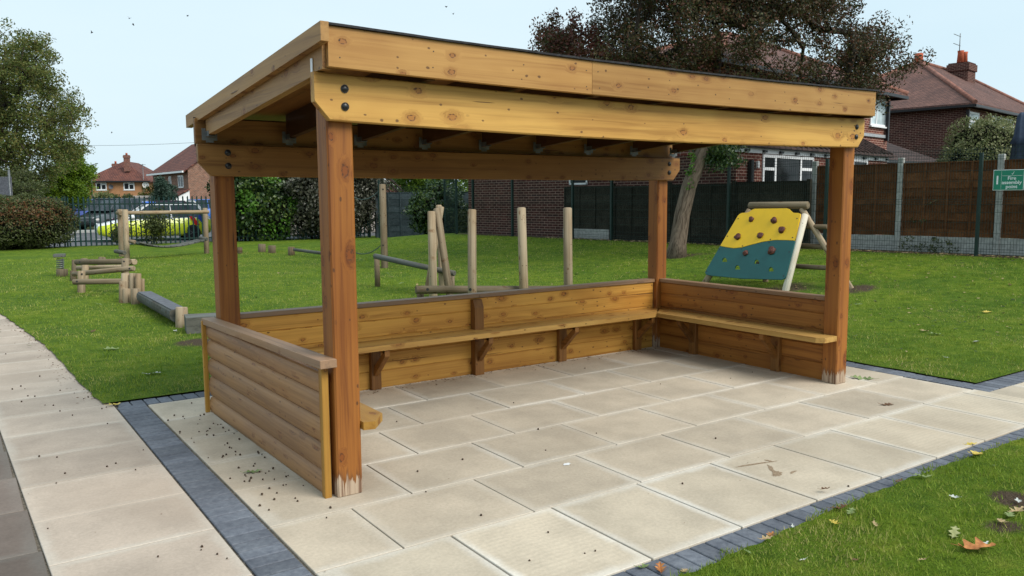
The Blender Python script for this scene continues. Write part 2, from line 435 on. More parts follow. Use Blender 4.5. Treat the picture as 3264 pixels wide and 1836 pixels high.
M['tile'] = tiles('red_roof_tile', (.175, .092, .076), (.115, .062, .053), (.045, .025, .022), .17, .11)
M['tile_lean'] = tiles('dark_interlocking_tile', (.085, .055, .05), (.055, .04, .038), (.02, .015, .014), .30, .28, .04)
M['tile_far'] = tiles('brown_roof_tile', (.19, .075, .055), (.13, .055, .045), (.04, .02, .02), .33, .33, .03)
M['render'] = plain('orange_render', (.40, .205, .105), .9, .1, 1.5, .08)

def panelwood(name, a, b, bl=.16):
    q = NT(name, .9, .1); gc = q.attr('gc'); rn = q.attr('rnd', 'Fac')
    g = q.noise(q.map(gc, (1.5, 30, 30)), 1, 4, .6); g2 = q.noise(q.map(gc, (3, 4, 4)), 1, 4)
    c = q.ramp(g, (.3, a), (.7, b)); c = q.scalec(c, q.ramp(g2, (.3, (.7, .7, .7)), (.7, (1.25, 1.25, 1.25))))
    h = q.n('ShaderNodeHueSaturation'); q.l(q.rng(rn, 0, 1, .8, 1.25, False), h.inputs['Value']); q.l(c, h.inputs['Color'])
    q.col(h.outputs[0]); q.bump(g, .002, .5); return q.m
M['fence_brown'] = panelwood('brown_fence_wood', (.085, .034, .014), (.145, .064, .027))
M['fence_dark'] = panelwood('dark_fence_wood', (.016, .015, .011), (.048, .044, .033))
M['fence_back'] = panelwood('blue_grey_fence_wood', (.03, .042, .05), (.06, .078, .085))

def leafmat(name, cols, rough=.55, trans=.25, spec=.3):
    q = NT(name, rough, spec); rn = q.attr('rnd', 'Fac'); n = q.noise(q.obj(), .9, 3)
    f = q.math('ADD', q.math('MULTIPLY', rn, .65), q.math('MULTIPLY', n, .55))
    st = [(.12+.76*i/(len(cols)-1), c) for i, c in enumerate(cols)]
    c = q.ramp(f, *st); q.col(c)
    tr = q.n('ShaderNodeBsdfTranslucent'); q.l(c, tr.inputs[0])
    mx = q.n('ShaderNodeMixShader'); mx.inputs[0].default_value = trans
    o = q.t.nodes['Material Output']; q.l(q.b.outputs[0], mx.inputs[1]); q.l(tr.outputs[0], mx.inputs[2]); q.l(mx.outputs[0], o.inputs[0])
    return q.m
M['leaf_copper'] = leafmat('copper_green_leaves', [(.014, .022, .014), (.035, .045, .018), (.065, .07, .02), (.13, .045, .03), (.07, .06, .022), (.04, .045, .03)])
M['leaf_red'] = leafmat('reddish_leaves', [(.03, .02, .016), (.14, .038, .03), (.11, .045, .025), (.055, .06, .022)])
M['leaf_oak'] = leafmat('oak_leaves', [(.03, .055, .014), (.065, .10, .02), (.11, .145, .028), (.15, .13, .03), (.08, .11, .03)])
M['leaf_bright'] = leafmat('bright_green_leaves', [(.045, .095, .008), (.09, .165, .010), (.16, .25, .014)])
M['leaf_ivy'] = leafmat('ivy_leaves', [(.008, .02, .01), (.02, .05, .018), (.035, .075, .02), (.10, .15, .03)], spec=.5, rough=.4)
M['leaf_ivy_grey'] = leafmat('dull_ivy_leaves', [(.022, .026, .018), (.05, .055, .038), (.09, .09, .065), (.12, .12, .09)], spec=.5, rough=.45)
M['leaf_ivy_bright'] = leafmat('bright_ivy_leaves', [(.03, .09, .01), (.07, .17, .02), (.11, .24, .03)])
M['leaf_hedge'] = leafmat('hedge_leaves', [(.02, .035, .012), (.05, .07, .02), (.09, .11, .03), (.06, .07, .03)])
M['leaf_hedge_red'] = leafmat('hedge_leaves_red', [(.04, .03, .014), (.15, .055, .022), (.12, .08, .03), (.06, .075, .022)])
M['leaf_laurel'] = leafmat('variegated_leaves', [(.03, .045, .015), (.09, .12, .035), (.18, .20, .07), (.30, .30, .16)])
M['leaf_conifer'] = leafmat('conifer_needles', [(.015, .035, .025), (.03, .06, .04), (.05, .09, .06)])
M['leaf_puzzle'] = leafmat('dark_needles', [(.008, .012, .008), (.025, .03, .02), (.05, .05, .035)])
M['core'] = plain('hedge_core', (.012, .013, .009), 1, 0, 20, .4)  # near black body filling the hedges behind their leaves
# ------------------------------------------------------------------ ground, paving, lawn
def grid_mesh(name, xs, ys, zf, mat, **k):
    X, Y = np.meshgrid(xs, ys); Z = zf(X, Y); n, m_ = X.shape
    V = np.stack([X, Y, Z], -1).reshape(-1, 3); i = np.arange(n*m_).reshape(n, m_)
    F = np.stack([i[:-1, :-1], i[:-1, 1:], i[1:, 1:], i[1:, :-1]], -1).reshape(-1, 4)
    return raw_mesh(name, V, F, mat, smooth=True, **k)
q = NT('soil', .95, .1); n1 = q.noise(q.obj(), .8, 6); n2 = q.noise(q.obj(), 40, 4)
q.col(q.mix(q.rng(n1, .35, .65), (.055, .04, .028), (.05, .075, .02))); q.bump(n2, .01)
M['soil'] = q.m
xs = np.concatenate([np.linspace(-500, -25, 8), np.linspace(-20, 60, 81), np.linspace(80, 700, 8)])
ys = np.concatenate([np.linspace(-300, -15, 6), np.linspace(-12, 60, 73), np.linspace(80, 800, 10)])
grid_mesh('ground', xs, ys, lambda x, y: H(x, y)-.075, M['soil'], kind='structure')

def slabmat(name, mid, edge, ribs=False, tint=.13):
    q = NT(name, .85, .2); gc = q.attr('gc'); rn = q.attr('rnd', 'Fac'); ob = q.obj()
    x, y, z = q.sep(gc)
    n = q.noise(ob, 2.3, 5, .6); n2 = q.noise(ob, 55, 4, .7); n3 = q.noise(ob, 9, 4)
    ex = q.math('SUBTRACT', 1.0, q.math('ABSOLUTE', x)); ey = q.math('SUBTRACT', 1.0, q.math('ABSOLUTE', y))
    e = q.math('SMOOTH_MIN', ex, ey, .12)
    e = q.math('ADD', e, q.math('MULTIPLY', q.math('SUBTRACT', n3, .5), .22))
    em = q.rng(e, .20, .01); em = q.math('MULTIPLY', em, q.rng(q.noise(ob, .9, 3), .35, .7, .25, 1.0))
    c = q.mix(q.rng(n, .3, .7), [a*.86 for a in mid], [min(1, a*1.1) for a in mid])
    c = q.mix(em, c, edge)
    c = q.scalec(c, q.ramp(n2, (.3, (.88, .88, .88)), (.7, (1.08, 1.08, 1.08))))
    sp = q.noise(q.map(ob, (1, 1, 1), (7, 3, 0)), 17, 5, .7)
    c = q.mix(q.rng(sp, .66, .74, 0, .45), c, [a*.5 for a in mid])
    st = q.noise(q.map(ob, (1, 1, 1), (2, 9, 0)), .55, 4)
    c = q.mix(q.rng(st, .50, .72, 0, .5), c, [a*b for a, b in zip(mid, (.72, .69, .66))])
    h = q.n('ShaderNodeHueSaturation'); q.l(q.rng(rn, 0, 1, 1-tint, 1+tint, False), h.inputs['Value']); q.l(c, h.inputs['Color'])
    c = h.outputs[0]
    hh = n2
    if ribs:
        w = q.n('ShaderNodeTexWave'); w.bands_direction = 'Y'; w.inputs['Scale'].default_value = 9; w.inputs['Distortion'].default_value = 1.5
        w.inputs['Detail'].default_value = 2; q.l(ob, w.inputs['Vector'])
        k_ = q.math('MULTIPLY', q.math('MULTIPLY', q.math('SUBTRACT', 1.0, em), q.rng(rn, .45, .7)), .055)
        c = q.mix(k_, c, q.scalec(c, w.outputs['Color']))
        hh = q.math('ADD', n2, q.math('MULTIPLY', w.outputs['Fac'], .08))
    q.col(c); q.bump(hh, .002, .6); return q
q = slabmat('pale_slab', (.485, .41, .318), (.60, .55, .475)); M['slab'] = q.m
q = slabmat('ribbed_slab', (.495, .425, .33), (.62, .58, .515), ribs=True); M['slab_rib'] = q.m
q = slabmat('path_slab', (.43, .355, .29), (.50, .445, .38)); M['slab_path'] = q.m
q = slabmat('old_slab', (.17, .135, .115), (.19, .17, .15), tint=.3); M['slab_old'] = q.m
q = NT('grey_block', .8, .25); gc = q.attr('gc'); nn = q.noise(q.obj(), 30, 5, .7); n2 = q.noise(q.obj(), 4, 3)
c = q.ramp(nn, (.3, (.082, .092, .115)), (.7, (.155, .168, .195))); c = q.scalec(c, q.ramp(n2, (.3, (.8, .8, .82)), (.7, (1.2, 1.2, 1.18))))
h_ = q.n('ShaderNodeHueSaturation'); q.l(q.rng(q.attr('rnd', 'Fac'), 0, 1, .82, 1.2, False), h_.inputs['Value']); q.l(c, h_.inputs['Color'])
q.col(h_.outputs[0]); q.bump(nn, .002); M['block'] = q.m
M['bed'] = plain('joint_sand', (.14, .12, .095), 1, .1, 60, .4)

def slab(mb, x0, x1, y0, y1, z=0.0, full=None, mat=0, bev=.0025):
    if x1-x0 < .03 or y1-y0 < .03: return
    j = .0038; dz = random.uniform(-.0012, .0012)
    n0 = len(mb.v); mb.box(x0+j, x1-j, y0+j, y1-j, z-.05, z+dz, b=bev, mat=mat, g=0)
    fx0, fx1, fy0, fy1 = full or (x0, x1, y0, y1)
    for i in range(n0, len(mb.v)):
        p = mb.v[i]; mb.gc[i] = (2*(p[0]-fx0)/(fx1-fx0)-1, 2*(p[1]-fy0)/(fy1-fy0)-1, p[2])
pv = MB(); XL, XR = -.43, 5.27
rows = [0, .6, 1.2, 1.78, 2.37, 2.96, 3.55]; offs = [0, .358, .7175, 1.0712, 1.43, 1.79]
for r in range(6):
    o = offs[r] % .75; x = o-1.5
    while x < XR:
        a, b_ = max(x, XL), min(x+.75, XR)
        if x-XL < .12: a = XL
        if b_-a > .12: slab(pv, a, b_, rows[r], rows[r+1], full=(x, x+.75, rows[r], rows[r+1]))
        x += .75
x = .2399-1.2+.0015
while x < 16:
    if x+.6 > XL:
        fl = (x, x+.6, -.75, 0)
        if x < XR < x+.6: slab(pv, x, XR, -.75, 0, full=fl, mat=1); slab(pv, XR-.007, x+.6, -.75, -.118, full=fl, mat=1)
        elif x+.6-XL < .12: pass
        else: slab(pv, XL if x-XL < .12 else x, x+.6, -.75, 0 if x < XR else -.118, full=fl, mat=1)
    x += .604
pv.build('paving', [M['slab'], M['slab_rib']], kind='structure')
bd = MB(); bd.box(-3.2, 5.47, -.95, 3.75, -.065, -.014); bd.box(5.47, 16, -.95, .10, -.065, -.014)
bd.box(-3.2, -.66, 3.75, 14, -.065, -.014); bd.box(-3.2, -.45, -6, -.95, -.065, -.014)
bd.build('paving_bed', M['bed'], kind='structure')
bl = MB()
def block(x0, x1, y0, y1):
    bl.box(x0+.004, x1-.004, y0+.004, y1-.004, -.05, random.uniform(-.0015, .001), b=.004)
y = -2.6
while y < 3.53: block(-.645, -.437, y, y+.1); y += .1
x = -.63
while x < XR+.17: block(x, x+.1, 3.556, 3.757); x += .1
y = .09
while y < 3.5: block(XR+.005, XR+.205, y, y+.1); y += .1
x = XR+.005
while x < 16: block(x, x+.1, -.115, .09); x += .1
x = -.43
while x < 16: block(x, x+.1, -.955, -.755); x += .1
bl.build('block_edging', M['block'], kind='structure')
pt = MB(); ysl = [-.46+.603*i for i in range(-5, 26)]
for i in range(len(ysl)-1):
    t = (ysl[i]-3.5); xr = -.65; n0_ = len(pt.v); slab(pt, -1.352, xr, ysl[i], ysl[i+1])
    for k_ in range(n0_, len(pt.v)):
        p_ = pt.v[k_]
        if p_[0] < -1.2: pt.v[k_] = (p_[0]-.0225*p_[1], p_[1], p_[2])
pt.build('path', M['slab_path'], kind='structure')
op = MB(); ysl = [-.9+.62*i for i in range(-3, 24)]
for i in range(len(ysl)-1):
    for (a, b_) in ((-2.30, -1.363-.0225*(ysl[i]+.0)), (-3.2, -2.30)): slab(op, a, b_, ysl[i], ysl[i+1], z=-.004)
op.build('old_paving', M['slab_old'], kind='structure')

# lawn: sheets a little above the paving, edges follow the photo's turf edges
def gauss(x, y, cx, cy, rx, ry, a=1): return a*np.exp(-(((x-cx)/rx)**2+((y-cy)/ry)**2))
_ph = rng.uniform(0, 6.28, 12)
def wob(x, y):
    return (np.sin(x*3.1+_ph[0])*np.sin(y*2.7+_ph[1])+.6*np.sin(x*7.3+_ph[2]+y*2)*np.sin(y*6.1+_ph[3])+.4*np.sin(x*15+_ph[4])*np.sin(y*13+_ph[5]+x*4))/2
fence_x = lambda y: 14.96-.157*(y-6.27)
BARE = []
def soilf(x, y):
    s = np.zeros_like(x, dtype=float)
    for b_ in BARE: s = s+gauss(x, y, *b_)
    d = fence_x(y)-.35-x
    s = s+1.25*np.exp(-(d/.42)**2)*(y < 20)+1.2*(d < 0)*(y < 20)
    s = s*(.9+.5*wob(x, y))
    return np.clip(s, 0, 1.2)
pA = GP(2000, 722)[0]; pB = GP(2150, 730)[0]; pC = GP(505, 868)[0]; pE = GP(2575, 1275)[0]; pF = GP(2530, 1330)[0]; pG = GP(2330, 1300)[0]
pT = GP(1700, 648)[0]; pD = GP(440, 800)[0]
BARE += [(pA.x, pA.y, .9, .5, .9), (pB.x, pB.y, .8, .35, .8), (pC.x+.1, pC.y+.1, .35, .3, 1.3), (pE.x+.03, pE.y, .15, .2, 1.4), (pF.x-.02, pF.y, .16, .1, 1.2),
         (1.2, 10.5, .5, .3, .5), (.6, 12.4, .4, .3, .5), (5.6, 8.5, .6, .35, .45), (6.6, 13.9, .3, .3, .6), (8.6, 3.2, .25, .2, .3),
         (pG.x, pG.y, .2, .12, .45), (pT.x+.3, pT.y, .8, .6, .8), (pD.x, pD.y, .25, .5, .6)]
q = NT('turf', .95, .1); so_ = q.attr('soil', 'Fac'); ob = q.obj()
a1 = q.noise(ob, .7, 4); a2 = q.noise(ob, 5, 5, .65); a3 = q.noise(ob, 70, 4, .7)
c = q.ramp(a2, (.25, (.05, .10, .010)), (.5, (.105, .182, .018)), (.75, (.185, .235, .035)))
c = q.scalec(c, q.ramp(a1, (.3, (.72, .8, .9)), (.7, (1.3, 1.15, .95))))
c = q.scalec(c, q.ramp(a3, (.3, (.55, .6, .5)), (.7, (1.35, 1.3, 1.3))))
sc_ = q.ramp(a3, (.3, (.05, .035, .022)), (.7, (.13, .095, .065)))
q.col(q.mix(q.rng(q.math('ADD', so_, q.math('MULTIPLY', q.math('SUBTRACT', a3, .5), .5)), .4, .75), c, sc_)); q.bump(a3, .03, 1)
M['turf'] = q.m
_e = [(3.75, -.72), (4.66, -.77), (5.79, -.79), (6.98, -.83), (8.54, -.95), (10.07, -1.07), (14, -1.5), (29, -3.2)]
xe = lambda y: np.interp(y, [a for a, b_ in _e], [b_ for a, b_ in _e])+.006*np.sin(y*9)+.006*np.sin(y*23)+.005*np.sin(y*57)
def sheet(name, us, ys, xl, xr, lab):
    U, Y = np.meshgrid(us, ys); X = xl(Y)+(xr(Y)-xl(Y))*U
    Z = H(X, Y)+.012; n, m_ = X.shape
    V = np.stack([X, Y, Z], -1).reshape(-1, 3); i = np.arange(n*m_).reshape(n, m_)
    F = np.stack([i[:-1, :-1], i[:-1, 1:], i[1:, 1:], i[1:, :-1]], -1).reshape(-1, 4)
    return raw_mesh(name, V, F, M['turf'], attrs={'soil': soilf(V[:, 0], V[:, 1])}, smooth=True, kind='structure')
sheet('lawn', np.linspace(0, 1, 120), np.linspace(3.752, 29, 160), xe, lambda y: 18+0*y, '')
sheet('lawn', np.linspace(0, 1, 90), np.linspace(.075, 3.765, 40), lambda y: XR+.19+.01*np.sin(y*11), lambda y: 18+0*y, '')
yf0 = lambda x: np.interp(x, [-1, .9, 1.3, 1.9, 2.7, 3.7, 4.3, 20], [-.965, -.955, -.93, -.895, -.865, -.87, -.895, -.90])
X_, T_ = np.meshgrid(np.concatenate([np.linspace(-.4, 8, 220), np.linspace(8.3, 20, 40)]), np.linspace(0, 1, 60)**.8); Y_ = -6+(yf0(X_)+.012*np.sin(X_*29)*np.sin(X_*13)+6)*T_
V_ = np.stack([X_, Y_, H(X_, Y_)+.012], -1).reshape(-1, 3); n_y, n_x = X_.shape; i_ = np.arange(n_y*n_x).reshape(n_y, n_x)
raw_mesh('lawn', V_, np.stack([i_[:-1, :-1], i_[:-1, 1:], i_[1:, 1:], i_[1:, :-1]], -1).reshape(-1, 4), M['turf'], attrs={'soil': soilf(V_[:, 0], V_[:, 1])}, smooth=True, kind='structure')
yf = lambda x: np.interp(x, [-1, .9, 1.3, 1.9, 2.7, 3.7, 4.3, 20], [-.965, -.955, -.93, -.895, -.865, -.87, -.895, -.90])
def is_lawn(x, y):
    j_ = .02*np.sin(x*31+y*17)*np.sin(x*11-y*23)
    return ((y > 3.76+j_) & (x > xe(y)+j_) & (y < 28.3)) | ((y > .085+j_) & (y <= 3.77) & (x > XR+.2+j_)) | (y < yf(x)+.012+.015*np.sin(x*7)+.015*np.sin(x*17+1)+j_)
def blades(name, n, r0, r1, seed):
    g = np.random.default_rng(seed)
    r = r0*(r1/r0)**g.random(n); th = YAW+g.uniform(-R(42), R(42), n)
    x = CP.x+r*np.cos(th); y = CP.y+r*np.sin(th)
    k = is_lawn(x, y) & (x < fence_x(y)-.1) & (soilf(x, y)*1.0 < g.random(n)*.9+.15)
    x, y, r = x[k], y[k], r[k]; n = len(x); z = H(x, y)+.008
    tuft = .8+.5*wob(x*1.7, y*1.7)
    hgt = (.014+.030*g.random(n)**1.5)*(1+.02*r)*np.clip(tuft, .5, 1.4); w = .0016+.00030*r
    a = g.uniform(0, 6.283, n); lean = g.uniform(.15, .95, n)*hgt; la = g.uniform(0, 6.283, n)
    dx, dy = np.cos(a)*w, np.sin(a)*w
    V = np.empty((n, 3, 3)); V[:, 0] = np.stack([x-dx, y-dy, z], -1); V[:, 1] = np.stack([x+dx, y+dy, z], -1)
    V[:, 2] = np.stack([x+np.cos(la)*lean, y+np.sin(la)*lean, z+hgt], -1)
    patch = np.clip(.5+.75*wob(x*.8+3, y*.8), 0, 1)
    rn = np.repeat(np.clip(.55*g.random(n)+.45*patch, 0, 1), 3)
    return raw_mesh(name, V.reshape(-1, 3), np.arange(3*n).reshape(-1, 3), M['blade'], attrs={'rnd': rn},
                    label='short green mown grass growing over the lawn', cat='grass', kind='stuff')
M['blade'] = leafmat('grass_blades', [(.045, .095, .007), (.10, .185, .013), (.175, .265, .022), (.26, .32, .045), (.42, .37, .14)], rough=.6, trans=.3, spec=.2)
blades('grass', 330000, 2.0, 26, 5)

# ------------------------------------------------------------------ the timber shelter
sh = empty('timber_shelter', (2.3, 1.9, 0), 0, 'large open fronted timber shelter with sloping roof and wall benches on the paving', 'shelter')
so_r = (2.3, 1.9, 0)
def part(mb, name, mat, parent=None, **k): return mb.build(name, mat, parent or sh, org=so_r, **k)
zt = lambda y: 2.451-.0793*(y-.57)
for (px0, py0) in ((0, .77), (4.51, .77), (0, 2.93), (4.52, 2.93)):
    b = MB(); top = 2.235 if py0 < 2 else 1.99
    b.box(px0, px0+.145, py0, py0+.145, -.005, top, b=.009, g=2)
    part(b, 'post', M['post'])
def longbeam(x0, x1, ya, yb, zb, z1, sag, cham, mat, name, bev=.006):
    xs_ = [x0, x0+.001, x0+.04, x0+cham] + list(np.linspace(x0+.25, x1-.25, 14)) + [x1-cham, x1-.04, x1-.001, x1]
    rr = []
    for i, x in enumerate(xs_):
        e = min(x-x0, x1-x); up = max(0, cham-e)*1.12; s_ = -sag*(1-((x-(x0+x1)/2)/((x1-x0)/2))**2)
        k = bev if i not in (0, len(xs_)-1) else bev*2
        zb_, zt_ = zb+s_+up, z1+s_
        rr.append([Vector(p) for p in ((x, ya+k, zb_), (x, yb-k, zb_), (x, yb, zb_+k), (x, yb, zt_-k), (x, yb-k, zt_), (x, ya+k, zt_), (x, ya, zt_-k), (x, ya, zb_+k))])
    b = MB(); b.rings(rr, g=0); return part(b, name, mat)
bf = longbeam(-.078, 4.695, .72, .77, 2.002, 2.238, .028, .078, M['beam'], 'front_beam')
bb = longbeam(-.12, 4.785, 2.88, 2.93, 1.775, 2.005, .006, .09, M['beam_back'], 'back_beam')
def domes(parent, pts, r):
    for (x, y, z) in pts:
        b = MB(); b.ball((x, y, z), r, 14, 8, (1, .62, 1)); b.tube([(x, y+.004, z), (x, y-.003, z)], r*1.1, 16)
        part(b, 'bolt_cap', M['black'], parent)
domes(bf, [(.083, .718, 2.162), (.083, .718, 2.073), (4.585, .718, 2.165), (4.583, .718, 2.085)], .0195)
domes(bb, [(.09, 2.878, 1.945), (.09, 2.878, 1.85), (4.63, 2.878, 1.945), (4.63, 2.878, 1.855)], .021)
b = MB(); b.box(-.12, 4.76, 2.935, 2.98, 2.008, 2.19, b=.004); part(b, 'header_board', M['beam_back'])
b = MB(); b.box(-.115, 4.76, 2.981, 2.989, 1.99, 2.2); part(b, 'back_strip', M['felt'])  # thin black strip along the back of the header board
rx = [-.058, .53, 1.115, 1.70, 2.295, 2.89, 3.50, 4.10, 4.66]
for i, x in enumerate(rx):
    b = MB(); w = .047; y0, y1 = .655, 2.872; s_ = -.022*(1-((x-2.3)/2.36)**2)
    rr = []
    for y in (y0, .715, .716, .79, .80, y1):
        zu = max(2.224-.0776*(y-.8), 2.242 if y < .795 else 0)+s_*(1-(y-.6)/2.4)
        z1 = zt(y)-.028+s_*(1-(y-.6)/2.4)
        rr.append([Vector(p) for p in ((x, y, zu), (x+w, y, zu), (x+w, y, z1), (x, y, z1))])
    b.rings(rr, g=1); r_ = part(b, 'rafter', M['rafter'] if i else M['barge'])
    g_ = MB(); zb = 2.224-.0776*(2.86-.8)
    g_.box(x-.003, x, 2.80, 2.876, zb-.004, zb+.03); g_.box(x+w, x+w+.003, 2.80, 2.876, zb-.004, zb+.03)
    g_.box(x-.003, x+w+.003, 2.80, 2.876, zb-.008, zb-.004)
    g_.box(x-.030, x-.003, 2.8745, 2.8785, zb-.035, zb+.05); g_.box(x+w+.003, x+w+.030, 2.8745, 2.8785, zb-.035, zb+.05)
    g_.box(x-.003, x+w+.003, 2.8745, 2.8785, zb-.05, zb-.012)
    part(g_, 'joist_hanger', M['galv'], r_)
g_ = MB(); g_.box(-.064, -.060, .775, .80, 2.235, 2.31); part(g_, 'sky_gap_plate', M['white'])  # white plate added to stand for bright sky showing through a gap
def rsag(x): return -.026*(1-((x-2.32)/2.4)**2)
b = MB(); ysr = (.655, 1.4, 2.2, 3.2)
for j in range(len(ysr)-1):
    pass
rr = []
for x in np.linspace(-.055, 4.69, 17):
    s0 = rsag(x)
    rr.append([Vector((x, .655, zt(.655)-.027+s0)), Vector((x, 3.2, zt(3.2)-.027)), Vector((x, 3.2, zt(3.2)-.009)), Vector((x, .655, zt(.655)-.009+s0))])
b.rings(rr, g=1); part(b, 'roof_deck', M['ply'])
rr = []
for x in np.linspace(-.05, 4.705, 60):
    s0 = rsag(x)+.0008*math.sin(x*7)+.0005*math.sin(x*17+1)
    zf = 2.462+s0
    rr.append([Vector(p) for p in ((x, .606, zf-.012), (x, .66, zf-.012), (x, 3.27, zt(3.27)-.006), (x, 3.27, zt(3.27)+.006), (x, .66, zf+.0), (x, .606, zf-.001))])
b = MB(); b.rings(rr, g=0); part(b, 'roof_felt', M['felt'])
def fascia(x0, x1):
    b = MB(); rr = []
    for x in np.linspace(x0, x1, 9):
        s0 = rsag(x); k = .003
        rr.append([Vector(p) for p in ((x, .62+k, 2.250+s0), (x, .65, 2.250+s0), (x, .65, 2.449+s0), (x, .62+k, 2.449+s0), (x, .62, 2.446+s0), (x, .62, 2.253+s0))])
    b.rings(rr, g=0); f_ = part(b, 'fascia_board', M['fascia'])
fascia(-.04, 1.648); fascia(1.6505, 4.68)
for x in [.02, .55, 1.13, 1.60, 1.70, 2.31, 2.9, 3.5, 4.1, 4.64]:
    for z in (2.30, 2.385):
        xx = x+random.uniform(-.01, .01); zz = z+rsag(x)+random.uniform(-.008, .008); n_ = MB(); n_.tube([(xx, .6212, zz), (xx, .6185, zz)], .0035, 8); part(n_, 'screw', M['black'])
for x in (-.1, 4.637):
    b = MB(); w = .042; rr = []
    for y in (.56 if x < 0 else .652, 3.27): rr.append([Vector(p) for p in ((x, y, zt(y)-.092), (x+w, y, zt(y)-.092), (x+w, y, zt(y)+.0), (x, y, zt(y)+.0))])
    b.rings(rr, g=1); part(b, 'barge_board', M['barge'])
# walls: five boards each, with a cap rail on top
zs = [-.006, .150, .305, .445, .585, .70]
def bw(p0, p1, th, mat, zoff=0):     # boards between two ground points, outer face on the left of p0->p1
    b = MB(); p0 = Vector(p0); p1 = Vector(p1); d = (p1-p0); L = d.length; d.normalize(); nrm = Vector((-d.y, d.x, 0))
    for i in range(5):
        z0, z1 = zs[i]+.0014, zs[i+1]-.0014; c = (p0+p1)/2 + nrm*(-th/2) + Vector((0, 0, (z0+z1)/2+zoff))
        b.obox(c, (d, nrm, (0, 0, 1)), (L/2, abs(th)/2, (z1-z0)/2), b=.005)
    b.obox((p0+p1)/2+nrm*(-th/2)+Vector((0, 0, (zs[0]+zs[-1])/2+zoff)), (d, nrm, (0, 0, 1)), (L/2-.004, abs(th)/2-.007, (zs[-1]-zs[0])/2-.006))
    return b
def lap(p0, p1, out, back):     # rounded log-lap boards, curved face towards -x
    b = MB(); p0 = Vector((*p0, 0)); p1 = Vector((*p1, 0)); d = (p1-p0).normalized(); nn = Vector((-d.y, d.x, 0)); nn = nn if nn.x < 0 else -nn
    for i in range(5):
        z0, z1 = zs[i]-.008-(.02 if i else 0)+.001, zs[i+1]-.028-.001; rr = []
        for p in (p0, p0.lerp(p1, .25), p0.lerp(p1, .5), p0.lerp(p1, .75), p1):
            r_ = [p+nn*(-.002+(out+.012)*math.sin(math.pi*min(1, max(0, f)))**.55)+Vector((0, 0, z0+(z1-z0)*f)) for f in (0, .05, .12, .25, .4, .55, .7, .84, .93, 1)]
            rr.append(r_+[p-nn*back+Vector((0, 0, z1)), p-nn*back+Vector((0, 0, z0))])
        b.rings(rr, g=1, smooth=False)
    return b
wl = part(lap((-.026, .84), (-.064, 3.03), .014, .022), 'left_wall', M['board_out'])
b = MB(); b.box(-.060, -.022, .800, .845, -.003, .715, b=.003, g=2); part(b, 'end_batten', M['batten'], wl)
b = MB(); b.box(-.115, -.082, 3.03, 3.06, -.003, .70, b=.003, g=2); part(b, 'end_batten', M['batten'], wl)
b = MB(); b.obox((-.052, 1.905, .742-.022), (Vector((-.008, 1, -.021)).normalized(), Vector((1, .008, 0)).normalized(), Vector((0, .021, 1)).normalized()), (1.168, .047, .023), b=.003)
part(b, 'cap_rail', M['cap'], wl)
wbk = part(bw((4.51, 2.998, 0), (.145, 2.998, 0), -.025, M['board']), 'back_wall', M['board'])
b = MB(); b.box(.145, 2.30, 2.955, 3.06, .702, .738, b=.003, g=0); b.box(2.302, 4.52, 2.955, 3.06, .702, .737, b=.003, g=0); part(b, 'cap_rail', M['cap'], wbk)
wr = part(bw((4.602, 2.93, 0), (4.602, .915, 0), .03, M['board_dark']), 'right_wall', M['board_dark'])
b = MB(); b.box(4.555, 4.655, .915, 2.93, .702, .738, b=.003, g=1); part(b, 'cap_rail', M['cap'], wr)
for k, x in enumerate((.45, 1.25, 2.265, 3.25, 4.26)):
    if k == 0: continue
    b = MB(); top = .668 if k == 2 else .372
    if k == 2: b.rings([[(x-.047, y, z) for y, z in ((2.90, 0), (2.972, 0), (2.972, .69), (2.93, .69), (2.90, .62))], [(x+.047, y, z) for y, z in ((2.90, 0), (2.972, 0), (2.972, .69), (2.93, .69), (2.90, .62))]], g=2)
    else: b.box(x-.045, x+.045, 2.925, 2.970, 0, .372, b=.003, g=2)
    st_ = part(b, 'bench_upright', M['stud'], wbk)
    b = MB(); b.prism([(x-.022, 2.905 if k == 2 else 2.925, .12), (x-.022, 2.905 if k == 2 else 2.925, .20), (x-.022, 2.75, .345), (x-.022, 2.75, .373), (x-.022, 2.71, .373), (x-.022, 2.71, .32)], (.044, 0, 0), g=1)
    b.box(x-.022, x+.022, 2.72, 2.90, .345, .3735, g=1); part(b, 'bracket', M['stud'], st_)
for y in (2.43, 1.42):
    b = MB(); b.box(4.53, 4.60, y-.045, y+.045, 0, .372, b=.003, g=2); st_ = part(b, 'bench_upright', M['stud'], wr)
    b = MB(); b.prism([(4.53, y-.022, .12), (4.53, y-.022, .20), (4.38, y-.022, .345), (4.38, y-.022, .373), (4.33, y-.022, .373), (4.33, y-.022, .33)], (0, .044, 0), g=1); part(b, 'bracket', M['stud'], st_)
b = MB(); b.prism([(.30, 2.69, .376), (4.283, 2.69, .376), (4.55, 2.94, .376), (4.50, 2.965, .376), (.15, 2.965, .376)], (0, 0, .044), g=0); part(b, 'bench_seat', M['seat'])
b = MB(); b.prism([(4.287, 2.688, .376), (4.287, .83, .376), (4.33, .772, .376), (4.50, .772, .376), (4.50, .95, .376), (4.585, .95, .376), (4.585, 2.94, .376)], (0, 0, .044), g=1); part(b, 'bench_seat', M['seat'])
b = MB(); b.prism([(.0, .93, .356), (.148, .93, .356), (.148, .745, .356), (.21, .73, .356), (.315, .86, .356), (.315, 2.68, .356), (.0, 2.68, .356)], (0, 0, .044), g=1); part(b, 'bench_seat', M['batten'])
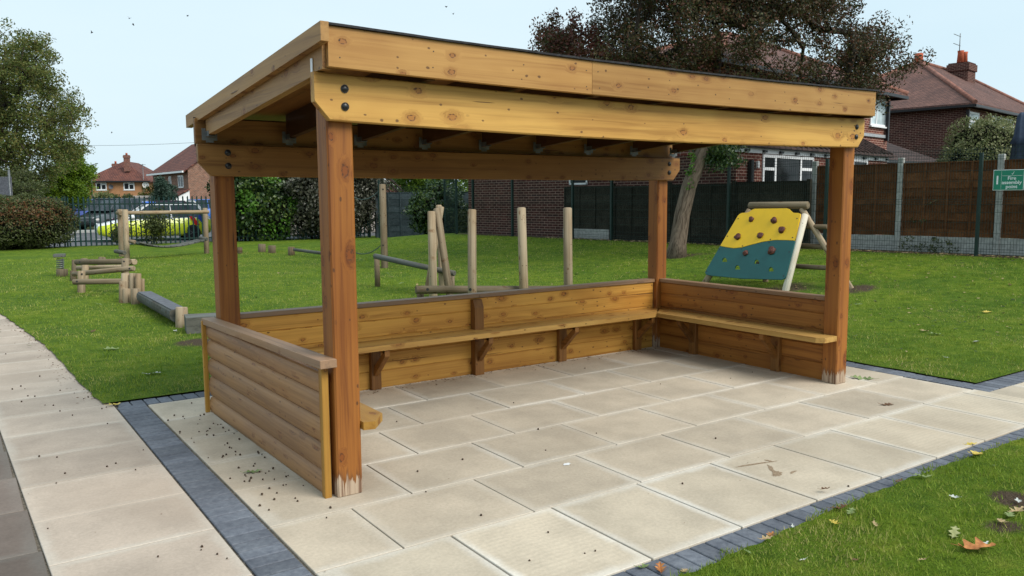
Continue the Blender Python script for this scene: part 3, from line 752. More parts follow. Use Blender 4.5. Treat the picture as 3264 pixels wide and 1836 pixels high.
# ------------------------------------------------------------------ trim trail
def Zc(ox, oy, sc):                       # close-up reading -> layout units
    return lambda x, y: ((ox+x/sc)/DS, (oy+y/sc)/DS)
def rad(w, t): return w/2*DS/FX*t         # radius of something w layout units wide at distance t
def upright(mb, xb, yb, xt, yt, w, t=None, sink=.03, n=14, **k):
    if t is None: b_, t = GP(xb, yb)
    else:
        p = PX(xb, yb, t); b_ = on_ground(p.x, p.y)
    top = PX(xt, yt, t); b_ = b_ - Vector((0, 0, sink)); r = rad(w, t)
    mb.tube([b_, b_*.5+top*.5, top], [r*1.02, r, r*.98], n, bev=.008, **k); return b_, top, r
def trail(name, label, cat, x, y, group='wooden trim trail pieces on the grass', t=None):
    p = GP(x, y)[0] if t is None else on_ground(*PX(x, y, t).xy)
    o = empty(name, p, 0, label, cat, group); o['_o'] = 1; del o['_o']; return o
def pc(mb, name, mat, root): return mb.build(name, mat, root, org=root.location)
def boltdot(mb, p, toward=CP, r=.018):
    d = (CP-p).normalized(); mb.tube([p-d*.012, p+d*.003], r, 10)

zf = Zc(200, 780, 4.14)
# zigzag rails
rt = trail('rail_climber', 'low climber of round rails in a zigzag at the left of the lawn', 'climbing frame', 200, 735)
zz_ = lambda x, y: zf(x, y)
def vpost(x, yt, yb, w, root, t=None, mat='log', name='post'):
    b = MB(); X, Y0 = zf(x, yt); _, Y1 = zf(x, yb)
    r = upright(b, X, Y1, X, Y0, w/4.14/DS, t); pc(b, name, M[mat], root); return r
t0 = GP(*zf(245, 640))[1]
vpost(245, 345, 640, 96, rt)
vpost(826, 180, 690, 92, rt, t0*1.0)
vpost(297, 262, 560, 88, rt, t0*1.12)
vpost(140, 340, 480, 80, rt, None, 'logdark')
vpost(150, 198, 470, 60, rt, t0*1.2, 'logdark'); vpost(285, 182, 470, 90, rt, t0*1.3, 'logdark'); vpost(520, 165, 470, 90, rt, t0*1.38, 'logdark')
def rail(x0, y0, x1, y1, w, ta, tb, mat='log', root=None, name='rail', conv=zf, sc=4.14, bolts=True):
    b = MB(); A, B_ = PX(*conv(x0, y0), ta), PX(*conv(x1, y1), tb); r = rad(w/sc/DS, (ta+tb)/2)
    b.tube([A, (A+B_)/2, B_], [r, r, r], 14, bev=.01); pc(b, name, M[mat], root); return A, B_, r
rail(178, 230, 880, 222, 76, t0*1.08, t0*1.03, 'logdark', rt); rail(190, 305, 790, 292, 58, t0*1.16, t0*1.1, 'log', rt)
rail(140, 388, 938, 312, 70, t0*1.03, t0*.98, 'log', rt); rail(132, 492, 790, 482, 74, t0*.96, t0*.97, 'logdark', rt)
rail(850, 232, 948, 228, 80, t0*1.1, t0*1.08, 'log', rt)
b = MB()
for (x, y, tt) in ((222, 228, 1.065), (300, 307, 1.145), (808, 222, .985), (880, 315, .965), (253, 387, 1.0), (186, 485, .945), (1100/1e9+0, 0, 0)):
    if tt:
        p = PX(*zf(x, y), t0*tt); d = (CP-p).normalized(); b = MB(); b.tube([p+d*.05, p+d*.066], .016, 10)
        pc(b, 'bolt_hole', M['black'], rt)
# stepping stumps
st = trail('stump_cluster', 'tight cluster of upright log stumps of rising heights beside the zigzag rails', 'stumps', 340, 765)
for (x, yt, yb, w) in ((800, 480, 775, 108), (842, 578, 778, 98), (962, 578, 792, 112), (828, 378, 740, 108), (922, 376, 742, 82), (997, 378, 748, 74), (1055, 448, 735, 48)):
    vpost(x, yt, yb, w, st, None, 'log', 'stump')
# chunky sleeper beam
bm = trail('sleeper_beam', 'wide dark grey balance beam running down from the stump cluster', 'balance beam', 420, 790)
A, tA = GP(*zf(1085, 800)); Bp, tB = GP(*zf(1565, 1095))
za = PX(*zf(1100, 600), tA).z; zb_ = PX(*zf(1540, 822), tB).z
b = MB(); a_ = Vector((A.x, A.y, za-.085)); b_2 = Vector((Bp.x, Bp.y, zb_-.10)); d = (b_2-a_).normalized()
sd_ = d.cross(Vector((0, 0, 1))).normalized(); u_ = sd_.cross(d); rr = []
for p in (a_, b_2-d*.1):
    rr.append([p+sd_*math.sin(th)*.115+u_*min(math.cos(th)*.115, .062) for th in np.linspace(0, 2*math.pi, 17)[:-1]])
b.rings(rr, smooth=False); pc(b, 'log_beam', M['loggrip'], bm)
b = MB(); b.obox((a_+b_2-d*.1)/2+u_*.066, (d, sd_, u_), ((b_2-a_).length/2-.06, .088, .004)); pc(b, 'grip_strip', M['greytop'], bm)
vpost(1568, 822, 1098, 152, bm, None, 'log', 'end_post'); vpost(1085, 620, 820, 70, bm, tA*1.01, 'logdark', 'end_post')
x6 = GP(470, 843)[0]
b = MB(); b.prism([(x6.x+p, x6.y+q_, -.02) for p, q_ in ((0, 0), (.42, -.10), (.50, .24), (.06, .36))], (0, 0, .225))
bx = b.build('step_block', M['loggrip'], None, org=(x6.x, x6.y, 0), loc=(x6.x, x6.y, 0), label='dark square timber step between the grey balance beam and the shelter wall', cat='step', group='wooden trim trail pieces on the grass')
# spring step
zs_ = Zc(0, 480, 2.787)
sp = trail('spring_step', 'dark square step on a pale coil spring over a short stump', 'spring step', 153, 698)
g_, tg = GP(*zs_(552, 1122)); b = MB(); r_ = rad(92/2.787/DS, tg)
tp = PX(*zs_(552, 1052), tg); b.tube([g_, tp], r_, 16, bev=.006); pc(b, 'stump', M['logdark'], sp)
c0 = PX(*zs_(535, 1050), tg); c1 = PX(*zs_(535, 960), tg); b = MB(); pts = []
for i in range(97):
    a = i/96; th = a*2*math.pi*5.5; pts.append(c0.lerp(c1, a)+Vector((math.cos(th), math.sin(th), 0))*.068)
b.tube(pts, .0105, 6); pc(b, 'coil_spring', M['galv'], sp)
ct = PX(*zs_(528, 932), tg); b = MB(); b.obox(ct, ((.95, -.3, 0), (.3, .95, 0), (0, 0, 1)), (.105, .1, .035), b=.01); pc(b, 'tread', M['loggrip'], sp)
# hanging slat bridge
hb = trail('slat_bridge', 'tall log frame carrying a sagging bridge of grey slats on chains', 'slat bridge', 320, 655)
zh = Zc(180, 600, 5.152)
def up2(x, yt, yb, w, t=None, mat='log', name='post', conv=zh, sc=5.152, root=hb, xt=None):
    b = MB(); X, Y0 = conv(x if xt is None else xt, yt); Xb, Y1 = conv(x, yb); r = upright(b, Xb, Y1, X, Y0, w/sc/DS, t); pc(b, name, M[mat], root); return r
tl = GP(322, 652)[1]; trp = GP(*zh(2465, 1078))[1]
up2(1075, 348, 1150, 88, tl*1.04, xt=1042); up2(1160, 352, 1160, 88, tl, xt=1128)
up2(2468, 328, 1078, 80, trp, xt=2440)
rail(1010, 405, 1060, 410, 78, tl*1.05, tl*1.03, 'log', hb, conv=zh, sc=5.152)
rail(1160, 405, 2500, 388, 62, tl*1.01, trp*.99, 'log', hb, 'crossbar', zh, 5.152)
rail(970, 1035, 1120, 1060, 68, tl*.97, tl*.95, 'loggrip', hb, 'foot_peg', zh, 5.152)
rail(1205, 870, 1290, 885, 62, tl*.99, tl*.985, 'log', hb, 'peg', zh, 5.152); rail(2350, 815, 2470, 838, 60, trp*.985, trp*.98, 'loggrip', hb, 'peg', zh, 5.152)
sg = [(1290, 885), (1400, 915), (1500, 935), (1600, 948), (1700, 955), (1800, 957), (1900, 952), (2000, 938), (2100, 918), (2200, 895), (2300, 868), (2390, 845)]
P3 = [PX(*zh(x, y), tl*.985+(trp*.985-tl*.985)*(x-1290)/1100) for x, y in sg]
ch = MB()
for s_ in (-.16, .16):
    c_ = MB(); c_.tube([p+Vector((0, s_, -.02)) for p in P3], .012, 6); pc(c_, 'chain', M['rope'], hb)
for i in range(len(P3)-1):
    c = (P3[i]+P3[i+1])/2; d = (P3[i+1]-P3[i]).normalized(); sd_ = d.cross(Vector((0, 0, 1))).normalized(); b = MB()
    b.obox(c, (d, sd_, sd_.cross(d)), ((P3[i+1]-P3[i]).length*.44, .2, .022), b=.006); pc(b, 'slat', M['loggrip'], hb)
# small stumps beyond the left posts
zk = Zc(740, 540, 5.572)
for i, (x, yt, yb, w, lab) in enumerate(((125, 1383, 1490, 110, 'plain low log stump half hidden behind the back left shelter post'), (528, 1325, 1462, 130, 'split topped log stump, taller of the pair on the far lawn'), (708, 1352, 1478, 130, 'low log stump just right of the split topped one'))):
    X, Y0 = zk(x, yt); _, Y1 = zk(x, yb+12); g_, t = GP(X, Y1); b = MB(); tp = PX(X, Y0, t); r_ = rad(w/5.572/DS, t)
    b.tube([g_-Vector((0, 0, .02)), tp], r_, 16, bev=.01)
    b.build('log_stump', M['logdark'], None, org=g_, loc=g_, label=lab, cat='stump', group='wooden trim trail pieces on the grass')
rb = trail('rolling_log', 'round grey log beam low over the grass with a stump at its left end', 'balance beam', 735, 643)
g_, t = GP(733, 643); b = MB(); tp = PX(733, 621, t); b.tube([g_, tp], rad(17, t), 14, bev=.01); pc(b, 'end_stump', M['logdark'], rb)
rail(740, 628, 835, 640, 13, t*.99, t*.93, 'loggrip', rb, 'beam', lambda x, y: (x, y), DS)
g_, t = GP(832, 660); b = MB(); tp = PX(832, 636, t); b.tube([g_, tp], rad(17, t), 14, bev=.01); pc(b, 'end_stump', M['logdark'], rb)
# rope poles
rp = trail('rope_pole', 'tall pale pole with a dark rope slung from its top, right of the front post', 'pole', 965, 675)
zr = Zc(1140, 540, 6.0375)
b = MB(); g_, tp, r_ = upright(b, 968, 675, 962, 464, 17.5); pc(b, 'pole', M['log'], rp); tr_ = GP(968, 675)[1]
b = MB(); g2, tp2, r2 = upright(b, 862, 668, 858, 466, 17.5, tr_*1.0); pc(b, 'pole', M['log'], rp)
for (ya, yb, sag) in ((476, 476, 26), (618, 616, 22)):
    pts = []
    for i in range(17):
        a = i/16; pts.append(PX(957-(957-866)*a, ya+(yb-ya)*a+sag*4*a*(1-a), tr_))
    b = MB(); b.tube(pts, .012, 6); pc(b, 'rope', M['rope'], rp)
for y in (476, 617):
    p = PX(963.5, y, tr_); b = MB(); d = (CP-p).normalized(); b.tube([p+d*r_*.9, p+d*r_*1.04], .018, 10); pc(b, 'bolt_hole', M['black'], rp)
# balance log and crossed logs
zx = Zc(1100, 500, 2.588)
cl = trail('crossed_logs', 'bunch of leaning pale logs crossing each other', 'crossed logs', 1100, 742, t=13.3)
for (xb, yb, xt, yt, w, t) in ((728, 1145, 712, 450, 68, 13.2), (868, 1145, 757, 425, 62, 13.3), (668, 1150, 795, 410, 48, 13.6), (800, 1110, 772, 398, 50, 13.9)):
    b = MB(); X, Y = zx(xb, yb); X2, Y2 = zx(xt, yt); upright(b, X, Y, X2, Y2, w/2.588/DS, t); pc(b, 'log', M['log'], cl)
gl = trail('grip_log', 'grey green round log sloping through the crossed logs', 'balance beam', 1000, 690, t=14.2)
rail(242, 818, 905, 962, 46, 14.6, 13.7, 'loggrip', gl, 'beam', zx, 2.588)
for (x, y, t) in ((262, 838, 14.75), (880, 975, 13.9)):
    p = PX(*zx(x, y), t); b = MB(); b.tube([on_ground(p.x, p.y), p], .05, 10); pc(b, 'foot', M['logdark'], gl)
# log walk with uprights
lw = trail('log_walk', 'long low dark log with three tall pale uprights bolted along it', 'log walk', 1250, 745, t=12.2)
rail(582, 1096, 1960, 1096, 66, 12.1, 13.1, 'logdark', lw, 'beam', zx, 2.588)
for (xt, yt, xb, w, t) in ((1047, 435, 1050, 72, 11.9), (1454, 420, 1480, 73, 12.55), (1835, 421, 1842, 74, 12.4)):
    b = MB(); X, Y = zx(xb, 1400); X2, Y2 = zx(xt, yt); upright(b, X, Y, X2, Y2, w/2.588/DS, t); pc(b, 'upright_log', M['log'], lw)
for (x, y, t) in ((680, 1093, 12.05), (1032, 1094, 11.85)):
    p = PX(*zx(x, y), t); d = (CP-p).normalized(); b = MB(); b.tube([p+d*.05, p+d*.07], .022, 10); pc(b, 'bolt_hole', M['black'], lw)
for x in (620, 1400):
    p = PX(*zx(x, 1096), 12.3); b = MB(); b.tube([on_ground(p.x, p.y), Vector((p.x, p.y, p.z-.02))], .055, 10); pc(b, 'foot', M['logdark'], lw)

# climbing wall
cw = trail('climbing_wall', 'leaning climbing wall with a yellow and teal panel on an A frame of logs', 'climbing wall', 1880, 735)
zq = Zc(2000, 460, 2.684)
A, ta = GP(*zq(655, 1200)); B_, tb = GP(*zq(1350, 1262))
def at_x(x, y, X): r = ray(x, y); return CP + r*((X-CP.x)/r.x)
lean = .62
TL = at_x(*zq(1050, 560), A.x+lean); TR = at_x(*zq(1520, 560), B_.x+lean)
n_ = (B_-A).cross(TL-A).normalized()
def hit(x, y, off=0):
    r = ray(*zq(x, y)); P0 = A-n_*0; t = ((P0-CP).dot(n_))/r.dot(n_); p = CP+r*t
    return p + (n_ if n_.dot(CP-p) > 0 else -n_)*off
if n_.dot(CP-A) < 0: n_ = -n_
rr_ = rad(60/2.684/DS, tb)
for (p, q_) in ((A, TL), (B_, hit(1520, 600))):
    b = MB(); d = (q_-p).normalized(); b.tube([p-d*.05, q_], rr_, 16, bev=.01); pc(b, 'front_leg', M['logpale'] if p is B_ else M['log'], cw)
ax = (B_-A); ax.z = 0; axn = ax.normalized()
La = hit(1035, 525); Lb = hit(1540, 522); back = Vector((n_.x, n_.y, 0)).normalized()*-1
La = La+back*.03; Lb = Lb+back*.03
b = MB(); b.tube([La, Lb], rad(66/2.684/DS, tb*1.03), 18, bev=.012); pc(b, 'top_log', M['logdark'], cw)
bR = GP(2142, 728)[0]; bL = bR-ax*.98
for p, q_ in ((bR, Lb-axn*.12), (bL, La+axn*.12)):
    b = MB(); b.tube([p, q_-Vector((0, 0, .05))], rr_*.85, 14, bev=.01); pc(b, 'back_leg', M['log'], cw)
for f in (.24, .50, .74):
    p = bR.lerp(Lb, f)+axn*.14; q_ = bL.lerp(La, f)-axn*.1; b = MB(); b.tube([p, q_], rr_*.72, 12, bev=.01); pc(b, 'rung', M['logdark'], cw)
U = axn; Vv = n_.cross(U).normalized(); Vv = Vv if Vv.z > 0 else -Vv
def panel(name, pts, holes, mat, off):
    cu = bpy.data.curves.new(name, 'CURVE'); cu.dimensions = '2D'; cu.fill_mode = 'BOTH'; cu.extrude = .009; cu.bevel_depth = .003
    O = A + n_*off
    for lst in [pts]+holes:
        s_ = cu.splines.new('POLY'); s_.points.add(len(lst)-1); s_.use_cyclic_u = True
        for i, (x, y) in enumerate(lst):
            p = hit(x, y, off)-O; s_.points[i].co = (p.dot(U), p.dot(Vv), 0, 1)
    o = bpy.data.objects.new('tmp', cu); COL.objects.link(o)
    Nn = U.cross(Vv)
    mw = Matrix.Identity(4)
    for i in range(3): mw[i][0] = U[i]; mw[i][1] = Vv[i]; mw[i][2] = Nn[i]; mw[i][3] = O[i]-cw.location[i]
    dg = bpy.context.evaluated_depsgraph_get(); me = bpy.data.meshes.new_from_object(o.evaluated_get(dg)); me.transform(mw)
    bpy.data.objects.remove(o); me.materials.clear(); me.materials.append(mat); me.name = name
    o = bpy.data.objects.new(name, me); COL.objects.link(o); o.parent = cw; return o
wave = [(1450, 836), (1380, 832), (1280, 831), (1180, 845), (1080, 870), (1000, 893), (930, 900), (870, 892), (815, 881)]
offp = rr_+.012
pY = panel('yellow_panel', [(815, 880), (965, 625), (980, 610), (1000, 602), (1045, 600), (1065, 590), (1085, 575), (1110, 567), (1380, 564), (1402, 570), (1420, 588), (1440, 603), (1480, 604), (1496, 610), (1498, 622)]+wave[:-1], [], M['yellow'], offp)
def hole(x, y, w=26, h=34): return [(x-w, y+h*.5)]+[(x-w*math.cos(math.pi*i/8)*.9+3, y+h*.35-h*math.sin(math.pi*i/8)) for i in range(9)]+[(x+w, y+h*.5)]
pT = panel('teal_panel', [(812, 886)]+[(x, y+6) for x, y in wave[::-1][1:]]+[(1450, 850), (1372, 1145), (1362, 1160), (1340, 1170), (1000, 1160), (740, 1135), (695, 1126), (685, 1112), (688, 1100)], [hole(847, 1003), hole(957, 1068), hole(1122, 1020), hole(1244, 1085)], M['teal'], offp)
for i, (x, y, s_) in enumerate(((1080, 655, 25), (1273, 668, 30), (1340, 746, 31), (963, 808, 32), (1157, 793, 30), (1030, 945, 27), (1255, 923, 36))):
    c = hit(x, y, offp+.02); r = rad(s_/2.684/DS*2, 13)
    b = MB(); b.ball(c, r, 12, 8, (1, 1, 1)); g = np.random.default_rng(i)
    for k in range(len(b.v)):
        p = Vector(b.v[k])-c; d = p.normalized(); f = 1+.25*math.sin(d.x*4+i)*math.cos(d.z*4+i*2)+.03*g.normal()
        p = p*f; p = p - n_*p.dot(n_)*.45; b.v[k] = tuple(c+p)
    o = pc(b, 'hand_hold', M['hold'], cw); o.parent = pY if i < 5 else pT
    o.location = (0, 0, 0)
for (x, y) in ((967, 650), (1470, 650), (876, 800), (1432, 812), (1005, 883), (1243, 828), (808, 912), (995, 908), (1232, 853), (1403, 935), (697, 1098), (1356, 1140)):
    c = hit(x, y, offp+.012); b = MB(); b.tube([c, c+n_*.004], .011, 8); pc(b, 'screw', M['black'], cw)

# ------------------------------------------------------------------ fences on the right
def fpt(y, off=0): return Vector((fence_x(y)-off, y, 0))
fd = Vector((-.157, 1, 0)).normalized(); fn = Vector((-1, -.157, 0)).normalized()   # along the boundary, and towards the lawn
def lap_panel(mb, a, b_, z0, z1, n, sag=0, mat=0, bat=3, cap=True):
    a = Vector(a); b_ = Vector(b_); d = (b_-a); L = d.length; d.normalize(); nr = Vector((-d.y, d.x, 0)); nr = nr if nr.dot(CP-a) > 0 else -nr
    hgt = (z1-z0)/n
    for i in range(n):
        za = z0+i*hgt; ph = random.uniform(0, 6)
        pts = []
        segs = 8
        rr = []
        for s in range(segs+1):
            p = a+d*(L*s/segs); w_ = .012*math.sin(s*1.1+ph)
            rr.append([p+nr*.018+Vector((0, 0, za-.012+w_)), p+nr*.004+Vector((0, 0, za+hgt+.01)), p-nr*.004+Vector((0, 0, za+hgt+.01)), p+nr*.006+Vector((0, 0, za-.012+w_))])
        mb.rings(rr, g=0, mat=mat)
    for k in range(bat+2):
        x = L*k/(bat+1); x = min(max(x, .03), L-.03); p = a+d*x+nr*.03
        mb.obox(p+Vector((0, 0, (z0+z1)/2)), (d, nr, (0, 0, 1)), (.019, .011, (z1-z0)/2-.01), g=2, mat=mat)
    if cap: mb.obox((a+b_)/2+Vector((0, 0, z1+.008)), (d, nr, (0, 0, 1)), (L/2, .03, .011), mat=mat)
def cpost(mb, p, z0, z1, w=.055):
    mb.obox(Vector(p)+Vector((0, 0, (z0+z1)/2)), (fd, fn, (0, 0, 1)), (w, .055, (z1-z0)/2), b=.008)
bf_ = empty('brown_panel_fence', fpt(6.27), 0, 'brown lapped timber fence with concrete posts and gravel boards at the right', 'fence')
ysp = [8.13-1.86*i for i in range(7)]
for i, y in enumerate(ysp):
    b = MB(); p = fpt(y); cpost(b, p, .2, .455+1.93); b.build('concrete_post', M['concrete'], bf_, org=bf_.location)
    if i < len(ysp)-1:
        a, c = fpt(y)-fd*.06, fpt(ysp[i+1])+fd*.06
        b = MB(); b.obox((a+c)/2+Vector((0, 0, .455+.13)), (fd, fn, (0, 0, 1)), ((a-c).length/2, .02, .17), b=.006); b.build('gravel_board', M['concrete'], bf_, org=bf_.location)
        b = MB(); lap_panel(b, c, a, .455+.31, .455+1.80, 9); b.build('panel', M['fence_brown'], bf_, org=bf_.location)
df = empty('dark_panel_fence', fpt(12), 0, 'nearly black green lapped timber fence behind the climbing wall and leaning tree', 'fence')
yd = [8.07, 9.95, 11.8, 13.65, 15.5]; tops = [1.93, 1.9, 1.88, 1.9]
for i in range(4):
    a, c = fpt(yd[i], .3), fpt(yd[i+1], .3)
    b = MB(); lap_panel(b, a+fd*.05, c-fd*.05, .40, tops[i], 7, bat=2); b.build('panel', M['fence_dark'], df, org=df.location)
    b = MB(); b.obox(a+Vector((0, 0, 1.15)), (fd, fn, (0, 0, 1)), (.045, .045, .83), b=.005, g=2); b.build('fence_post', M['fence_dark'], df, org=df.location)
b = MB(); a, c = fpt(13.75, .35), fpt(15.45, .35); b.obox((a+c)/2+Vector((0, 0, .56)), (fd, fn, (0, 0, 1)), ((a-c).length/2, .02, .15)); b.build('gravel_board', M['concrete'], df, org=df.location)
gq = Vector((12.9, 27.5, 0)); gc_ = Vector((16.2, 25.1, 0))
bk = empty('back_panel_fence', (gq+gc_)/2, 0, 'blue grey timber fence at the far corner beside the brick gable wall', 'fence')
d_ = (gc_-gq)/2
for i in range(2):
    a, c = gq+d_*i, gq+d_*(i+1); b = MB(); lap_panel(b, a, c, float(H(a.x, a.y)), float(H(a.x, a.y))+1.85, 7); b.build('panel', M['fence_back'], bk, org=bk.location)
    b = MB(); b.obox(a+Vector((0, 0, .95)), (fd, fn, (0, 0, 1)), (.05, .05, .97), g=2); b.build('fence_post', M['fence_back'], bk, org=bk.location)
b = MB(); lap_panel(b, gc_, gc_+Vector((2.5, -2.0, 0)), .15, 2.0, 7); b.build('panel', M['fence_back'], bk, org=bk.location)

# green welded mesh fence in front of them
mf = empty('mesh_fence', fpt(6, .5), 0, 'tall dark green welded mesh fence with square posts in front of the timber fences', 'fence')
def y_on_line(xD, off):
    r = ray(xD, 700); # solve CP+r*t on X=fence_x(Y)-off
    t = (14.96+.157*6.27-off-CP.x-.157*CP.y)/(r.x+.157*r.y); return (CP+r*t).y
mo = .62; mys = [y_on_line(x, mo) for x in (2452, 2071, 1828, 1660, 1537, 1440, 1290, 1192)]
mys = [mys[0]-5.0, mys[0]-2.52]+mys
mtop = 2.45
def mesh_run(pts, nm='mesh_panel'):
    for i in range(len(pts)):
        p = pts[i]; z0 = float(H(p.x, p.y)); b = MB(); dd = (pts[min(i+1, len(pts)-1)]-pts[max(i-1, 0)]).normalized(); nn_ = Vector((-dd.y, dd.x, 0))
        b.obox(p+Vector((0, 0, z0+mtop/2-.05)), (dd, nn_, (0, 0, 1)), (.03, .035, mtop/2+.05), b=.004, g=2)
        b.build('fence_post', M['green_metal'], mf, org=mf.location)
        if i == len(pts)-1: break
        q_ = pts[i+1]; d = q_-p; L = d.length; d.normalize(); nr = Vector((-d.y, d.x, 0)); z1 = float(H(q_.x, q_.y)); b = MB()
        zs_m = [0.05+.2*k for k in range(11)]+[.1, .15, 1.0, 1.1, 1.9, 1.97]
        for z in zs_m:
            jog = .02 if z in (.1, 1.0, 1.9) else 0
            b.beam(p+nr*jog+Vector((0, 0, z0+z)), q_+nr*jog+Vector((0, 0, z1+z)), .0065, .0065)
        nv = int(L/.05)
        for k in range(nv):
            f = (k+.5)/nv; c = p+(q_-p)*f; zz0 = z0+(z1-z0)*f; r_ = .0027
            b.add([c+Vector((0, 0, zz0+.03))+d*r_, c+Vector((0, 0, zz0+.03))-d*r_, c+Vector((0, 0, zz0+.03))+nr*r_, c+Vector((0, 0, zz0+2.1))+d*r_, c+Vector((0, 0, zz0+2.1))-d*r_, c+Vector((0, 0, zz0+2.1))+nr*r_], [(0, 1, 4, 3), (1, 2, 5, 4), (2, 0, 3, 5)])
        b.build(nm, M['green_metal'], mf, org=mf.location)
run = [fpt(y, mo) for y in mys]
mtop = 1.98
mesh_run(run)
mtop = 2.35
far = [Vector((12.2, 19.9, 0)), Vector((13.2, 22.4, 0)), Vector((14.6, 24.9, 0)), Vector((12.75, 26.9, 0))]
mesh_run([run[-1]]+far)
# sign
sgp = fpt(y_on_line(2522, .72), .72); ts = (sgp.x-CP.x)/ray(2522, 450).x
zc_ = PX(2522, 453, ts).z; wS = rad(82, ts)*2*.82; hS = rad(51, ts)*2
sgn = empty('fire_assembly_sign', Vector((sgp.x, sgp.y, zc_)), YAW-math.pi/2-R(28)-R(14), 'green rectangular sign reading Fire assembly point, number 1 with a tick', 'sign')
# local frame: x runs along the fence to the right as seen from the lawn, -y faces the lawn
b = MB(); b.box(-wS/2, wS/2, -.004, .004, -hS/2, hS/2, b=.002); b.build('border', M['white'], sgn)
b = MB(); b.box(-wS/2+.008, wS/2-.008, -.0056, -.0042, -hS/2+.008, hS/2-.008); b.build('face', M['signgreen'], sgn)
b = MB(); b.box(-wS*.235, -wS*.229, -.0068, -.0058, -hS*.44, hS*.44); b.box(-wS*.21, wS*.44, -.0068, -.0058, hS*.2, hS*.212); b.build('divider_line', M['white'], sgn)
b = MB()
for (x0, z0, x1, z1, w) in ((.10, .31, .125, .27, .018), (.125, .27, .175, .41, .012)):
    p = Vector((x0*wS, -.0066, z0*hS)); q_ = Vector((x1*wS, -.0066, z1*hS)); b.beam(p, q_, .001, w*wS, up=(0, -.01, 1))
b.build('tick_mark', M['white'], sgn)
def text(s, size, x, z, bold=.002):
    cu = bpy.data.curves.new('lettering', 'FONT'); cu.body = s; cu.size = size; cu.align_x = 'CENTER'; cu.align_y = 'CENTER'; cu.extrude = .0005; cu.offset = bold
    o = bpy.data.objects.new('lettering', cu); COL.objects.link(o)
    me = bpy.data.meshes.new_from_object(o.evaluated_get(bpy.context.evaluated_depsgraph_get())); bpy.data.objects.remove(o)
    me.transform(Matrix.Translation((x, -.0066, z)) @ Matrix.Rotation(math.pi/2, 4, 'X')); me.materials.clear(); me.materials.append(M['white']); me.name = 'lettering'
    o = bpy.data.objects.new('lettering', me); COL.objects.link(o); o.parent = sgn
text('1', hS*.6, -wS*.36, -.02*hS, .002); text('Fire', hS*.235, wS*.11, hS*.08, .0012); text('assembly', hS*.235, wS*.11, -hS*.125, .0012); text('point', hS*.235, wS*.11, -hS*.33, .0012)

# palisade fence along the road
pf = empty('palisade_fence', (5, 28.4, 0), 0, 'dark green steel palisade fence of upright pales along the road', 'fence')
pl0, pl1 = Vector((-6.5, 29.15, 0)), Vector((12.7, 27.75, 0)); dl = (pl1-pl0); LL = dl.length; dl.normalize(); nl = Vector((dl.y, -dl.x, 0))
nb = 7
for i in range(nb+1):
    p = pl0+dl*(LL*i/nb); b = MB(); b.obox(p+Vector((0, 0, .86)), (dl, nl, (0, 0, 1)), (.03, .05, .9), g=2); b.build('fence_post', M['green_metal'], pf, org=pf.location)
    if i == nb: break
    q_ = pl0+dl*(LL*(i+1)/nb)
    for z in (.2, 1.48):
        b = MB(); b.beam(p+Vector((0, 0, z))-nl*.02, q_+Vector((0, 0, z))-nl*.02, .04, .05); b.build('rail', M['green_metal'], pf, org=pf.location)
    b = MB(); n = int((q_-p).length/.158)
    for k in range(n):
        c = p+(q_-p)*((k+.5)/n)+nl*.015; w = .027; h_ = 1.76
        prof = [(-w, 0), (-w*.45, .012), (w*.45, .012), (w, 0)]
        lo = [c+dl*x+nl*y+Vector((0, 0, .03)) for x, y in prof]; hi = [c+dl*x+nl*y+Vector((0, 0, h_-.05)) for x, y in prof]
        tp = [c+dl*x*.3+nl*(y+.03)+Vector((0, 0, h_)) for x, y in prof]
        b.rings([lo, hi, tp], caps=False, closed=False)
    b.build('pale_panel', M['green_pale'], pf, org=pf.location)
# ------------------------------------------------------------------ houses to the right
def boxwalls(mb, x0, x1, y0, y1, z0, z1, **k):
    v = [(x, y, z) for z in (z0, z1) for x, y in ((x0, y0), (x1, y0), (x1, y1), (x0, y1))]
    mb.add(v, [(0, 1, 5, 4), (1, 2, 6, 5), (2, 3, 7, 6), (3, 0, 4, 7), (4, 5, 6, 7)], **k)
def hip_roof(root, x0, x1, y0, y1, ze, zr, xa, xb, yr, mat, fas=M['dark'], name='roof'):
    b = MB(); t = .09
    A_ = [(x0, y0), (x1, y0), (x1, y1), (x0, y1)]
    v = [(x, y, ze) for x, y in A_]+[(xa, yr, zr), (xb, yr, zr)]+[(x, y, ze-t) for x, y in A_]
    b.add(v, [(0, 1, 5, 4), (1, 2, 5), (2, 3, 4, 5), (3, 0, 4), (0, 6, 7, 1), (1, 7, 8, 2), (2, 8, 9, 3), (3, 9, 6, 0), (6, 9, 8, 7)])
    r = b.build(name, mat, root)
    b = MB()
    for p, q_ in ((0, 4), (3, 4), (1, 5), (2, 5), (4, 5)):
        if Vector(v[p]) != Vector(v[q_]): b.tube([Vector(v[p])+Vector((0, 0, .02)), Vector(v[q_])+Vector((0, 0, .02))], .10, 8)
    b.build('ridge_tiles', M['tile_ridge'], r)
    b = MB(); g = .07
    for (p, q_) in ((0, 1), (1, 2), (2, 3), (3, 0)):
        P_, Q_ = Vector((*A_[p], ze-.12)), Vector((*A_[q_], ze-.12)); b.beam(P_, Q_, .11, .1)
    b.build('gutter', fas, r); return r
M['tile_ridge'] = plain('ridge_tile', (.26, .12, .09), .85, .2, 6, .25)
